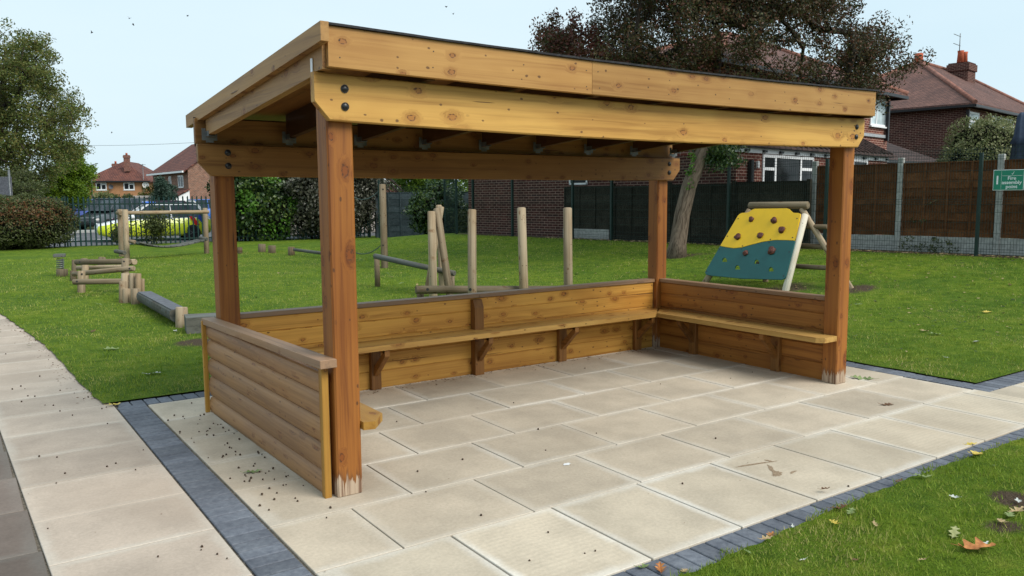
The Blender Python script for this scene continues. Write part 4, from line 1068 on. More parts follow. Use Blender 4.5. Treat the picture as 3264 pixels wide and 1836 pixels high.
def window(root, x0, x1, z0, z1, y, mull=(), trans=None, w=.06, glassm='glass', sill=True, name='window'):
    """in the plane y, facing -y"""
    b = MB(); d0, d1 = y-.035, y+.02
    b.box(x0, x1, d0, d1, z1-w, z1); b.box(x0, x1, d0, d1, z0, z0+w); b.box(x0, x0+w, d0, d1, z0+w, z1-w); b.box(x1-w, x1, d0, d1, z0+w, z1-w)
    xs_ = [x0+w]
    for mx in mull: b.box(mx-w*.55, mx+w*.55, d0, d1, z0+w, z1-w); xs_ += [mx-w*.55, mx+w*.55]
    xs_.append(x1-w)
    for (a, c, zt_) in (trans or []): b.box(a, c, d0+.004, d1-.004, zt_-w*.5, zt_+w*.5)
    if sill: b.box(x0-.05, x1+.05, y-.09, y+.01, z0-.05, z0-.001)
    f = b.build(name, M['white'], root)
    b = MB(); b.box(x0+w*.5, x1-w*.5, y-.012, y+.01, z0+w*.5, z1-w*.5); b.build('pane', M[glassm], f); return f
def window_x(root, y0, y1, z0, z1, x, side, w=.06, mull=(), glassm='glass'):
    b = MB(); e = .035*side; lo, hi = min(x+e, x-.02*side), max(x+e, x-.02*side)
    b.box(lo, hi, y0, y1, z1-w, z1); b.box(lo, hi, y0, y1, z0, z0+w); b.box(lo, hi, y0, y0+w, z0, z1); b.box(lo, hi, y1-w, y1, z0, z1)
    for my in mull: b.box(lo, hi, my-w/2, my+w/2, z0, z1)
    f = b.build('window', M['white'], root); b = MB(); b.box(x-.01, x+.012*side if side > 0 else x+.01, y0+w*.5, y1-w*.5, z0+w*.5, z1-w*.5) if side > 0 else b.box(x-.012, x+.01, y0+w*.5, y1-w*.5, z0+w*.5, z1-w*.5)
    b.build('pane', M[glassm], f); return f
HR = math.atan2(.155, .988)
ha = empty('brick_house', (14.56, 10.1, .35), HR, 'red brick house with white patio window behind the dark fence and tree', 'house')
zo = -.35
b = MB(); boxwalls(b, -.3, 8.7, 0, 1.2, zo, 2.7-.35+.0); b.build('front_wall', M['brick'], ha)
b = MB(); boxwalls(b, -.33, .4, .02, 10.0, zo, 2.66-.35); b.build('side_wall', M['brick_dk'], ha)  # wall turned from the light: its shade is in the brick colour
b = MB(); boxwalls(b, .35, 11.64, 1.2, 9, zo, 4.95-.35); b.build('main_wall', M['brick'], ha)
b = MB(); boxwalls(b, 8.7, 17.0, 1.25, 4.0, zo, 2.6-.35); b.build('annex_wall', M['brick_dk'], ha)
b = MB(); b.box(-.45, 8.74, -.04, -.01, 2.68-.35, 2.80-.35); b.build('fascia', M['white'], ha)
b = MB(); b.beam((-.5, -.12, 2.84-.35), (8.8, -.12, 2.84-.35), .12, .09)
for x in np.arange(0, 8.7, .85): b.box(x, x+.16, -.1, -.04, 2.70-.35, 2.76-.35)
b.build('gutter', M['dark'], ha)
def lean(root, x0, x1, yf, zf_, yb, zb2, mat, t=.05, name='lean_to_roof', hipx=0):
    b = MB(); v = [(x0, yf, zf_), (x1, yf, zf_), (x1-hipx, yb, zb2), (x0, yb, zb2)]
    b.add(v+[(p[0], p[1], p[2]-t) for p in v]+[(x1, yb, zf_), (x1, yb, zf_-t)], [(0, 1, 2, 3), (4, 7, 6, 5), (0, 4, 5, 1), (1, 5, 6, 2), (3, 7, 4, 0), (1, 8, 2), (2, 3, 7, 6)])
    return b.build(name, mat, root)
lean(ha, -.45, 8.9, -.22, 2.86-.35, 1.19, 3.62-.35, M['tile_lean'])
b = MB()
for i in range(31): x = -.4+.3*i; b.tube([(x, -.215, 2.885-.35), (x, 1.18, 3.64-.35)], .035, 8)
b.build('tile_rolls', M['tile_lean'], ha)
lean(ha, 8.9, 17.3, 1.0, 2.86-.35, 2.7, 3.72-.35, M['tile_lean'], hipx=2.0)
b = MB(); b.beam((8.8, .93, 2.78-.35), (17.3, .93, 2.78-.35), .12, .1); b.build('gutter', M['dark'], ha)
b = MB(); b.box(-.2, 11.6, 1.14, 1.2, 3.60-.35, 3.70-.35); b.build('lead_flashing', M['lead'], ha)
rfA = hip_roof(ha, .0, 12.1, .75, 9.45, 5.12-.35, 7.15-.35, 7.2, 9.2, 5.0, M['tile'])
wA = window(ha, .92, 3.66, 1.35-.35, 2.66-.35, 0, (1.56, 2.94), [(.98, 1.5, 2.30-.35), (3.0, 3.6, 2.32-.35)], .075, sill=False)
window(ha, 6.15, 7.2, 1.6-.35, 2.69-.35, 0, (), [(6.2, 7.15, 2.48-.35)], .08, sill=False)
window(ha, 10.13, 11.45, 3.98-.35, 4.92-.35, 1.2, (10.62,), [(10.15, 10.6, 4.66-.35)], .07, 'glass_pale')
window_x(ha, 12.0, 12.6, 1.5, 2.0, -.33, -1) if False else None
b = MB(); b.box(11.36, 11.46, 1.06, 1.16, 3.5-.35, 5.0-.35); b.build('downpipe', M['dark'], ha); b = MB(); b.box(.2, .32, -.14, -.02, .3, 2.5-.35, b=.02); b.build('downpipe', M['dark'], ha)
b = MB(); b.box(.58, .66, -.09, -.01, 2.30-.35, 2.48-.35, b=.01); b.build('wall_lamp', M['white'], ha)
# cable pieces and box window low on the side wall
# leftover: white side window over the dark fence
y_s = 5.2
window_x(ha, 4.75, 5.45, 1.62, 1.98, -.33, -1, .05)
hb_ = empty('brick_house', (14.56, 10.1, .35), HR, 'red brick house with tall chimney and pots at the right edge, beyond the laurel', 'house')
b = MB(); boxwalls(b, 19.15, 31, 1.0, 9, zo, 5.2-.35); b.build('wall', M['brick'], hb_)
b = MB(); boxwalls(b, 19.12, 19.16, 1.04, 9, zo, 5.19-.35); b.build('side_wall', M['brick_dk'], hb_)  # thin facing in darker brick, paints the shade of this side
rfB = hip_roof(hb_, 18.75, 31.5, .6, 9.4, 5.34-.35, 8.1-.35, 24.6, 30.2, 5.0, M['tile'])
window(hb_, 19.35, 20.6, 3.75-.35, 5.05-.35, 1.0, (), [(19.4, 20.55, 4.68-.35)], .08, 'glass_pale'); window(hb_, 22.35, 25.5, 3.75-.35, 5.05-.35, 1.0, (23.4, 24.5), [(22.4, 25.4, 4.7-.35)], .08, 'glass_pale')
b = MB(); b.box(19.0, 19.12, .88, 1.0, 0, 5.1-.35); b.build('downpipe', M['dark'], hb_)
def chimney(root, roof, x, y, z0, z1, w, d, pots=2, mat='brick', pot=.55):
    b = MB(); b.box(x-w/2, x+w/2, y-d/2, y+d/2, z0, z1); b.box(x-w/2-.06, x+w/2+.06, y-d/2-.06, y+d/2+.06, z1-.42, z1-.08, mat=0)
    c = b.build('chimney', M[mat], roof)
    for i in range(pots):
        px = x+(i-(pots-1)/2)*w*.5; b = MB(); b.tube([(px, y, z1), (px, y, z1+pot*.8), (px, y, z1+pot)], [.17, .14, .16], 12); o = b.build('chimney_pot', M['pot'], root)
chimney(hb_, rfB, 28.2, 4.2, 6.9-.35, 8.3-.35, 1.15, .95, 2, 'brick_dk', .62)
b = MB(); b.tube([(27.7, 4.2, 8.5), (27.7, 4.2, 9.4)], .02, 6)
for z in (8.8, 9.25): b.tube([(27.8, 4.2, z), (26.2, 4.0, z-.1)], .015, 6)
b.build('tv_aerial', M['galv'], hb_)
b = MB(); b.tube([(24.55, 5, 7.7), (24.55, 5, 8.15)], .2, 10); b.build('chimney_pot', M['pot'], hb_)

# small brick outbuilding past the gate
p = PX(952, 560, 46); og = empty('garden_building', (p.x, p.y, 0), YAW-math.pi/2, 'small red brick gable with white verge boards seen past the gate behind dark branches', 'house')
sc_ = 46/FX*DS
b = MB(); wv = 120*sc_; v = [(-wv/2-.5, 0, 0), (wv/2, 0, 0), (wv/2, 0, 1.9), (0, 0, 3.0), (-wv/2-.5, 0, 2.2)]; b.prism(v, (0, 5, 0)); b.build('wall', M['brick'], og)
b = MB(); b.beam((0, -.03, 3.05), (wv/2+.15, -.03, 1.86), .1, .12); b.beam((0, -.03, 3.05), (-wv/2-.6, -.03, 2.1), .1, .12); b.build('verge_board', M['white'], og)
b = MB(); p = PX(920, 580, 40); b.box(-4, 1.6, -.1, .1, 0, 1.15); b.build('block_wall', M['wallblock'], None, loc=(p.x, p.y, -.05), label='low pale block wall seen through the gate bars', cat='wall').rotation_euler = (0, 0, 0)

# ------------------------------------------------------------------ street to the left
q = NT('asphalt', .9, .2); n1 = q.noise(q.obj(), .5, 5); n2 = q.noise(q.obj(), 60, 3)
q.col(q.scalec(q.ramp(n2, (.3, (.085, .09, .098)), (.7, (.15, .155, .165))), q.ramp(n1, (.3, (.8, .8, .8)), (.7, (1.15, 1.15, 1.15))))); M['asphalt'] = q.m
b = MB(); b.box(-70, 60, 30.4, 44, -.2, -.045); b.build('road', M['asphalt'], kind='structure')
b = MB(); b.box(-70, 60, 44, 46.2, -.2, .03); b.build('pavement', M['concrete'], kind='structure')
M['paint'] = plain('road_paint', (.6, .6, .58), .7, .2, 12, .12)
b = MB()
for i in range(9): b.box(-5.2+i*.95, -4.7+i*.95, 37.0, 37.25, -.044, -.041)
for i in range(6): b.box(-4.5+i*1.6, -3.6+i*1.6, 35.2, 35.38, -.044, -.041)
b.box(-6, 3.5, 39.6, 39.75, -.044, -.041)
b.build('road_markings', M['paint'], kind='structure')

def loc_frame(xD, yD, t, rot=0):
    p = PX(xD, yD, t); return Vector((p.x, p.y, 0)), YAW-math.pi/2+rot
# orange rendered house
tC = 118; kC = tC/FX; pC_, rC = loc_frame(297, 500, tC, R(10))
hc = empty('rendered_house', pC_, rC, 'orange rendered house with red hipped roof and tall chimney beyond the palisade fence', 'house')
zC = lambda yS: CP.z+(641-yS)*kC
b = MB(); boxwalls(b, -4.1, 4.1, 0, 16, -.3, zC(580)); b.build('wall', M['render'], hc)
rfC = hip_roof(hc, -4.6, 4.6, -.5, 16.5, zC(579)+.1, zC(514)+.3, -1.6, -1.6, 4.5, M['tile']) if False else None
b = MB(); ze = zC(578); zr = zC(512)
v = [(-4.6, -.5, ze), (4.6, -.5, ze), (4.6, 16, ze), (-4.6, 16, ze), (0, 4.3, zr), (0, 12, zr)]
b.add(v+[(x, y, z-.25) for x, y, z in v[:4]], [(0, 1, 4), (1, 2, 5, 4), (2, 3, 5), (3, 0, 4, 5), (0, 6, 7, 1), (1, 7, 8, 2), (3, 9, 6, 0), (6, 9, 8, 7)]); rfC = b.build('roof', M['tile_far'], hc)
b = MB(); b.beam((-4.65, -.55, ze-.15), (4.65, -.55, ze-.15), .15, .22); b.build('gutter', M['dark'], rfC)
for (x0, x1) in ((-2.9, -1.45), (.85, 2.35)): window(hc, x0, x1, zC(608), zC(584), 0, ((x0+x1)/2,), [((x0+x1)/2, x1, zC(590))], .14)
window(hc, 1.2, 2.4, .5, 1.7, 0, (1.8,), [], .14)
chimney(hc, rfC, 1.1, 1.5, zC(548), zC(496), .75, .6, 1, 'brick', .3); chimney(hc, rfC, -4.0, 14, zC(540), zC(512), .9, .8, 1, 'brick', .4); chimney(hc, rfC, -2.3, 14, zC(540), zC(508), .9, .8, 1, 'brick', .4)
def dish(root, x, z, r, mat):
    b = MB(); n = 14; rr = []
    for f, dy in ((.05, .1), (.6, .04), (1, -.08)): rr.append([(x+math.cos(2*math.pi*j/n)*r*f, -.35+dy, z+math.sin(2*math.pi*j/n)*r*f) for j in range(n)])
    b.rings(rr, caps=False, smooth=True); b.box(x-.03, x+.03, -.3, 0, z-.03, z+.03); b.tube([(x, -.3, z-r), (x, -.75, z-.1)], .02, 5); b.build('satellite_dish', mat, root)
dish(hc, -.75, zC(598), .33, M['greytop']); dish(hc, 4.0, zC(592), .46, M['dish'])
b = MB(); b.tube([(3.7, -.3, 0), (3.7, -.3, zC(526))], .05, 6)
for z in (zC(528), zC(540)): b.tube([(3.3, -.3, z), (4.1, -.3, z)], .03, 5)
b.build('tv_aerial', M['galv'], hc)
# brown terrace behind it
p_, r_ = loc_frame(380, 500, 150, R(0)); hd2 = empty('terrace_house', p_, r_, 'low brown roofed house between the orange house and the brick house', 'house')
k2 = 150/FX; z2_ = lambda yS: CP.z+(640-yS)*k2
b = MB(); boxwalls(b, -9, 12, 0, 8, -.3, z2_(606)); b.build('wall', M['brick_far'], hd2)
lean(hd2, -9.5, 12.5, -.4, z2_(606), 5, z2_(566), M['tile_far'], .2, 'roof')
# brick house with gable
tD = 72; pD_, rD = loc_frame(603/DS, 500, tD, R(38)); hd = empty('gable_house', pD_, rD, 'brick house with brown tiled roof and white porch left of the shelter corner', 'house')
kD = tD/FX; zD = lambda yS, k=kD: CP.z+(638.5-yS)*k
ev = zD(541)
b = MB(); v = [(0, 0, -.3), (8, 0, -.3), (8, 0, ev), (4, 0, ev+2.75), (0, 0, ev)]; b.prism(v, (0, 11.5, 0)); b.build('wall', M['brick_far'], hd)
b = MB(); 
for sx in (-1, 1):
    e0 = (4+sx*4.4, ev-.28); t0_ = (4, ev+2.82); y0, y1 = -.12, 11.8
    b.prism([(e0[0], y0, e0[1]), (t0_[0], y0, t0_[1]), (t0_[0], y0, t0_[1]+.12), (e0[0], y0, e0[1]+.12)], (0, y1-y0, 0))
rfD = b.build('roof', M['tile_far'], hd)
b = MB(); b.beam((-.45, -.1, ev-.22), (-.45, 11.8, ev-.22), .16, .16); b.build('gutter', M['white'], rfD)
chimney(hd, rfD, 4, 5, ev+2.2, ev+4.0, .9, .8, 1, 'brick_dk', .4)
for (y0, y1) in ((8.4, 9.3), (5.2, 6.0), (1.4, 3.0)): window_x(hd, y0, y1, ev-1.6, ev-.5, 0, -1, .1, ((y0+y1)/2,))
b = MB(); b.prism([(-2.0, -.2, -.3), (.0, -.2, -.3), (.0, -.2, ev-1.9), (-2.0, -.2, ev-2.9)], (0, 3.2, 0)); pr_ = b.build('porch', M['white'], hd)
lean(hd, -2.2, .0, -.4, 0, 0, 0, M['tile_far']) if False else None
b = MB(); b.prism([(-2.35, -.35, ev-2.98), (0, -.35, ev-1.82), (0, -.35, ev-1.72), (-2.35, -.35, ev-2.86)], (0, 3.6, 0)); b.build('porch_roof', M['tile_far'], pr_)
window(hd, -1.85, -.15, .4, 1.65, -.21, (-1.0,), [(-1.8, -.2, 1.3)], .1)

# ------------------------------------------------------------------ vehicles beyond the palisade
def car(name, label, at, rz, L=4.2, Wd=1.76, Hh=1.46, paint=(.5, .5, .5), lower=None, stripe=False, hatch=True, belt=.9, group='vehicles along the road'):
    root = empty(name, (at[0], at[1], -.045), rz, label, 'car', group)
    def pm(n, c, r=.3):
        q = NT(n, r, .5); q.b.inputs['Coat Weight'].default_value = .5; q.col(c); return q.m
    up = pm('car_paint', paint); lo = pm('car_lower_paint', lower) if lower else up
    h = L/2; w = Wd/2
    st = [(-h, .42, .62, .74), (-h+.05, .30, .72, .86), (-h+.35, .22, .76, .95), (-h+1.0, .20, .90, 1.0), (-h+1.35, .2, belt+.02, 1.0), (0, .2, belt+.04, 1.0), (h-1.0, .2, belt+.08, 1.0), (h-.35, .22, belt+.08, .97), (h-.06, .3, belt+.02, .88), (h, .42, belt-.1, .78)]
    b = MB(); rr = []
    for x, zb, zt_, f in st:
        W_ = w*f; mid = zb+(zt_-zb)*.45
        rr.append([Vector(p) for p in ((x, -W_*.9, zb), (x, -W_, zb+.1), (x, -W_*1.0, mid), (x, -W_*.965, zt_-.07), (x, -W_*.85, zt_), (x, W_*.85, zt_), (x, W_*.965, zt_-.07), (x, W_, mid), (x, W_, zb+.1), (x, W_*.9, zb))])
    b.rings(rr, smooth=True)
    b.mi = []
    nring = 10
    for f in b.f:
        if len(f) > 4: b.mi.append(0); continue
        js = sorted(i % nring for i in f); b.mi.append(1 if lower and (js[0], js[-1]) in ((0, 1), (1, 2), (7, 8), (8, 9), (2, 3), (6, 7)) else 0)
    body = b.build('body', [up, lo], root)
    xb0, xb1 = -h+1.05, h-(.12 if hatch else .75); xt0, xt1 = -h+1.85, h-(.55 if hatch else 1.25); zt2 = Hh
    b = MB(); rr = []
    for f in (0, .5, 1):
        z = belt+.03+(zt2-.06-belt-.03)*f; a, c = xb0+(xt0-xb0)*f, xb1+(xt1-xb1)*f; ww = w*(.93-.15*f)
        rr.append([Vector((a, -ww*.94, z)), Vector((a+.1, -ww, z)), Vector((c-.1, -ww, z)), Vector((c, -ww*.94, z)), Vector((c, ww*.94, z)), Vector((c-.1, ww, z)), Vector((a+.1, ww, z)), Vector((a, ww*.94, z))])
    b.rings(rr); b.build('windows', M['glass_blue'], root)
    b = MB(); ww = w*.79; b.box(xt0-.04, xt1+.04, -ww, ww, zt2-.07, zt2, b=.03)
    for s_ in (-1, 1):
        for (xa, xc, tk) in ((xb0, xt0, .06), (xb1, xt1, .1)): b.beam((xa, s_*w*.9, belt), (xc, s_*w*.78, zt2-.04), .05, tk)
        xm = (xb0+xb1)/2+.1; b.beam((xm, s_*w*.935, belt), (xm-.05, s_*w*.79, zt2-.04), .05, .08)
    b.build('roof', up, root)
    for sx in (-h+.82, h-.80):
        for s_ in (-1, 1):
            b = MB(); y = s_*(w-.10); r = .32; b.tube([(sx, y-.1, r), (sx, y-.085, r), (sx, y+.085, r), (sx, y+.1, r)], [r-.03, r, r, r-.03], 24, smooth=True); wh = b.build('wheel', M['rubber'], root)
            b = MB(); b.tube([(sx, y+s_*.1, r), (sx, y+s_*.105, r)], .2, 20, smooth=False)
            b.build('rim', M['dark'], wh)
            b = MB()
            for k in range(5):
                th = k*2*math.pi/5; b.beam((sx, y+s_*.112, r), (sx+math.cos(th)*.2, y+s_*.112, r+math.sin(th)*.2), .02, .05, up=(0, 1, 0) if False else (math.sin(th)*0+.01, 0.99, 0.01))
            b.build('spokes', M['galv'], wh)
    for s_ in (-1, 1):
        b = MB(); b.ball((-h+.1, s_*w*.66, .66), .13, 10, 6, (.6, 1, .6)); b.build('headlight', M['white'], root)
        b = MB(); b.ball((h-.08, s_*w*.70, .82), .12, 10, 6, (.5, .9, 1.3)); b.build('tail_light', M['hold'], root)
        b = MB(); b.box(xb0+.15, xb0+.3, s_*w-.02 if s_ > 0 else -w-.14, s_*w+.14 if s_ > 0 else -w+.02, belt+.02, belt+.15, b=.03); b.build('mirror', up, root)
    if stripe:
        yl = pm('red_stripe', (.55, .02, .02)); bl_ = pm('blue_stripe', (.03, .06, .35))
        for (xa, m_, z0, z1) in ((h-.62, yl, .62, .98), (h-.36, bl_, .70, 1.02)):
            for s_ in (-1, 1):
                b = MB(); yv = s_*(w+.004); b.prism([(xa-.3, yv, z1), (xa-.12, yv, z1), (xa+.12, yv, z0), (xa-.06, yv, z0)], (0, s_*.006, 0)); b.build('stripe', m_, root)
        b = MB(); b.box(-.35, .05, -.5, .5, Hh, Hh+.1, b=.03); b.build('light_bar', pm('blue_lamp', (.05, .15, .6)), root)
    return root
yel = (.56, .66, .02)
pw = PX(487, 600, 33.6)
car('patrol_car', 'white car with fluorescent yellow lower sides and red flash, parked along the palisade fence', (pw.x-1.35, pw.y+.85, 0), R(-3), 4.3, 1.78, 1.5, (.75, .77, .79), yel, True)
p = PX(288, 590, 47); car('parked_car', 'dark grey tall car with pale tailgate, seen nose left through the fence', (p.x, p.y, 0), YAW-R(90)+R(75), 4.6, 1.9, 1.78, (.06, .07, .08), None, belt=1.05)
p = PX(185, 580, 52); car('parked_car', 'bright blue car at the far left edge of the road', (p.x, p.y, 0), YAW-R(90)+R(80), 4.2, 1.75, 1.75, (.03, .06, .32), belt=1.0)
p = PX(385, 560, 44); car('parked_car', 'dark car with a pinkish roof edge just beyond the yellow sided car', (p.x, p.y, 0), R(-6), 4.2, 1.75, 1.62, (.03, .015, .03), belt=1.0)
p = PX(425, 555, 56); car('parked_car', 'silver white car beyond the road near the white porch', (p.x, p.y, 0), R(12), 4.2, 1.75, 1.6, (.6, .62, .64), belt=1.0)
p = PX(495, 560, 60); car('parked_car', 'mid blue car partly hidden by the back left shelter post', (p.x, p.y, 0), R(12), 4.2, 1.75, 1.7, (.05, .14, .45), belt=1.0)
# street furniture
p = PX(20, 500, 34); o = empty('road_sign', (p.x, p.y, 0), YAW-math.pi/2, 'grey back of a square road sign on a pole at the left edge', 'sign'); kk = 34/FX*DS
b = MB(); b.tube([(.12, 0, 0), (.12, 0, 2.9)], .045, 10); b.build('pole', M['galv'], o)
b = MB(); b.box(-.75, .22, -.03, -.0, CP.z+(497-488)*kk, CP.z+(497-436)*kk, b=.01); b.build('sign_plate', M['greytop'], o)
p = PX(233, 500, 60); b = MB(); b.tube([(0, 0, 0), (0, 0, 1), (0, 0, CP.z+(503-418)*60/FX*DS)], [.09, .07, .045], 8); b.tube([(0, 0, 4.2), (.5, 0, 4.35)], .03, 6)
b.build('lamp_post', M['dark'], None, loc=(p.x, p.y, 0), label='thin dark lamp post in front of the orange house', cat='lamp post')
p = PX(362, 510, 62); b = MB(); b.box(-.75, .75, -.3, .3, 0, 1.75); b.box(-.95, .95, -.42, .42, 1.75, 1.95, b=.04); b.build('stone_gatepost', M['wallblock'], None, loc=(p.x, p.y, 0), label='pale stone gatepost with a flat cap across the road', cat='gatepost').rotation_euler = (0, 0, YAW-math.pi/2)
b = MB(); A_ = PX(150, 365, 80); B2 = PX(760, 336, 66); pts = [A_.lerp(B2, i/12)-Vector((0, 0, .35*4*(i/12)*(1-i/12))) for i in range(13)]; b.tube(pts, .013, 5)
b.build('overhead_wire', M['dark'], None, org=A_, loc=A_, label='thin overhead wire crossing the pale sky above the orange house', cat='wire')

# ------------------------------------------------------------------ leaves, trees, hedges
def leaf_quads(C, n_each, spread, size, g, flat=0.0, asp=.5, squash=.8):
    C = np.asarray(C, float); sp_ = np.asarray(spread, float)
    if sp_.ndim == 0: sp_ = np.full(len(C), float(sp_))
    ne = np.asarray(n_each); ne = np.full(len(C), int(ne)) if ne.ndim == 0 else ne.astype(int)
    idx = np.repeat(np.arange(len(C)), ne); n = len(idx)
    d = g.normal(size=(n, 3)); d /= np.linalg.norm(d, axis=1)[:, None]; r = g.random(n)**.45
    P_ = C[idx]+d*(r*sp_[idx])[:, None]*np.array([1, 1, squash])
    return leaf_from(P_, size, g, flat, asp)
def leaf_from(P_, size, g, flat=0, asp=.5, nrm=None):
    n = len(P_); u = g.normal(size=(n, 3)); u[:, 2] *= (1-flat*.7); u /= np.linalg.norm(u, axis=1)[:, None]
    w = g.normal(size=(n, 3))
    if nrm is not None: w = np.cross(nrm+.55*g.normal(size=(n, 3)), u)
    else: w -= (w*u).sum(1)[:, None]*u
    w /= np.linalg.norm(w, axis=1)[:, None]+1e-9
    s_ = size*(.6+.8*g.random(n)); L = u*s_[:, None]*.5; Wv = w*(s_*asp*.5)[:, None]
    V = np.stack([P_-L, P_+Wv-L*.1, P_+L, P_-Wv-L*.1], 1).reshape(-1, 3)
    return V, np.repeat(g.random(n), 4)
def leaves_obj(name, V, rn, mat, parent=None, org=(0, 0, 0), **k):
    V = V-np.array(org); F = np.arange(len(V)).reshape(-1, 4)
    return raw_mesh(name, V, F, mat, parent, {'rnd': rn}, **k)
def in_poly(x, y, poly):
    c = False; n = len(poly); j = n-1
    for i in range(n):
        if (poly[i][1] > y) != (poly[j][1] > y) and x < (poly[j][0]-poly[i][0])*(y-poly[i][1])/(poly[j][1]-poly[i][1])+poly[i][0]: c = not c
        j = i
    return c
def limb_net(root, trunk, trad, C, mat, twigr=.007, jit=.12, name='trunk', g=random.Random(3), expo=.5, k0=.016):
    """trunk polyline, then every clump centre is joined to the nearest limb already grown"""
    nodes = [Vector(p) for p in trunk]; par = [i-1 for i in range(len(trunk))]; start = max(1, len(trunk)//2)
    top = nodes[-1]; order = sorted(range(len(C)), key=lambda i: (Vector(C[i])-nodes[start]).length)
    ends = []
    for i in order:
        c = Vector(C[i]); best = None
        for k in range(start, len(nodes)):
            d = (nodes[k]-c).length + (0.35*max(0, nodes[k].z-c.z))
            if best is None or d < best[0]: best = (d, k)
        k = best[1]; a = nodes[k]; L = (c-a).length; n = max(2, int(L/.45)); prev = k
        perp = Vector((g.uniform(-1, 1), g.uniform(-1, 1), g.uniform(-.3, .8)))*L*jit
        for s in range(1, n+1):
            f = s/n; p = a.lerp(c, f)+perp*math.sin(math.pi*f)+Vector((g.uniform(-1, 1), g.uniform(-1, 1), g.uniform(-1, 1)))*.05*min(1, L)
            nodes.append(p); par.append(prev); prev = len(nodes)-1
        ends.append(prev)
    cnt = [0]*len(nodes)
    for e in ends:
        k = e
        while k >= 0: cnt[k] += 1; k = par[k]
    b = MB(); b.tube(trunk, trad, 14)
    for k in range(len(trunk), len(nodes)):
        p = par[k]; r1 = k0*cnt[k]**expo; r0 = k0*cnt[p]**expo if p >= len(trunk) else r1*1.25
        b.tube([nodes[p], nodes[k]], [min(r0, r1*1.5), r1], 6 if r1 < .05 else 9, caps=False)
    b.build(name, mat, root, org=root.location); return nodes

# leaning tree behind the shelter
gT, tT = GP(1698, 648); tT = tT
rtT = empty('copper_tree', gT, 0, 'large leaning tree with dark copper and green foliage rising behind the shelter roof', 'tree')
tp = [(1703, 655), (1706, 610), (1716, 540), (1733, 470), (1752, 420), (1768, 380), (1785, 300), (1797, 215), (1812, 130), (1800, 40), (1780, -60)]
rd_ = [60, 42, 39, 37, 36, 33, 27, 21, 16, 12, 8]
trunk = [PX(x, y, tT+.0*i) for i, (x, y) in enumerate(tp)]; trunk[0] = gT-Vector((0, 0, .1)); trad = [rad(w, tT) for w in rd_]
g = np.random.default_rng(5)
polys = [([(1500, -330), (2040, -330), (2100, -80), (2115, 20), (2090, 70), (1960, 90), (1900, 110), (1840, 120), (1720, 165), (1560, 170), (1520, 150), (1480, 90), (1530, 30), (1500, -60)], 215, 1, 2.7),
         ([(1580, -120), (2080, -120), (2110, 10), (2060, 60), (1700, 70), (1560, 20)], 75, 1, 2.4),
         ([(1850, 110), (2100, 70), (2150, 120), (2140, 235), (1880, 215)], 13, 1, 2.2),
         ([(1372, 70), (1440, 22), (1452, 95), (1432, 150), (1390, 150), (1366, 120)], 14, 2, .7),
         ([(1440, 130), (1520, 90), (1560, 200), (1450, 160)], 12, 2, 1.4),
         ([(2110, 70), (2215, 52), (2232, 60), (2285, 165), (2240, 205), (2130, 245)], 26, 1, 1.3),
         ([(1640, 145), (1790, 130), (1790, 225), (1650, 190)], 16, 2, 1.5),
         ([(1765, 350), (1830, 350), (1850, 385), (1825, 425), (1790, 425), (1765, 395)], 12, 3, .5)]
CC = {1: [], 2: [], 3: []}
for poly, n, kd, dd in polys:
    xs_ = [p[0] for p in poly]; ys_ = [p[1] for p in poly]; c = 0
    while c < n:
        x, y = g.uniform(min(xs_), max(xs_)), g.uniform(min(ys_), max(ys_))
        if in_poly(x, y, poly): CC[kd].append(tuple(PX(x, y, tT+g.uniform(-dd, dd)))); c += 1
allC = CC[1]+CC[2]+CC[3]
b = MB(); b.tube(trunk[:7], trad[:7], 16); b.build('lower_trunk', M['bark'], rtT, org=gT)
limb_net(rtT, trunk[5:], [r*.93 for r in trad[5:]], allC, M['bark_dark'], g=random.Random(8), k0=.0125, jit=.16, name='limbs')
def sprays(C, n, sp_, g, k=7):   # each clump is a few short sprays rather than a ball
    out = []
    for c in C:
        for j in range(k):
            d = g.normal(size=3); d /= np.linalg.norm(d); out.append(np.array(c)+d*sp_*g.uniform(.2, 1))
    return np.array(out), n
c1, _ = sprays(CC[1], 0, .55, g); V, rn = leaf_quads(c1, g.integers(30, 150, len(c1)), .27, .062, g)
leaves_obj('crown', V, rn, M['leaf_copper'], rtT, tuple(gT))
c2, _ = sprays(CC[2], 0, .36, g); V, rn = leaf_quads(c2, g.integers(35, 80, len(c2)), .22, .07, g)
leaves_obj('red_sprays', V, rn, M['leaf_red'], rtT, tuple(gT))
c3, _ = sprays(CC[3], 0, .3, g); V, rn = leaf_quads(c3, 34, .2, .075, g)
leaves_obj('low_sprays', V, rn, M['leaf_ivy'], rtT, tuple(gT))
iv = [PX(1743+g.uniform(-12, 4), 430+g.uniform(-45, 45), tT-.12) for i in range(9)]
V, rn = leaf_quads([tuple(p) for p in iv], 30, .1, .06, g); leaves_obj('trunk_ivy', V, rn, M['leaf_ivy_bright'], rtT, tuple(gT))

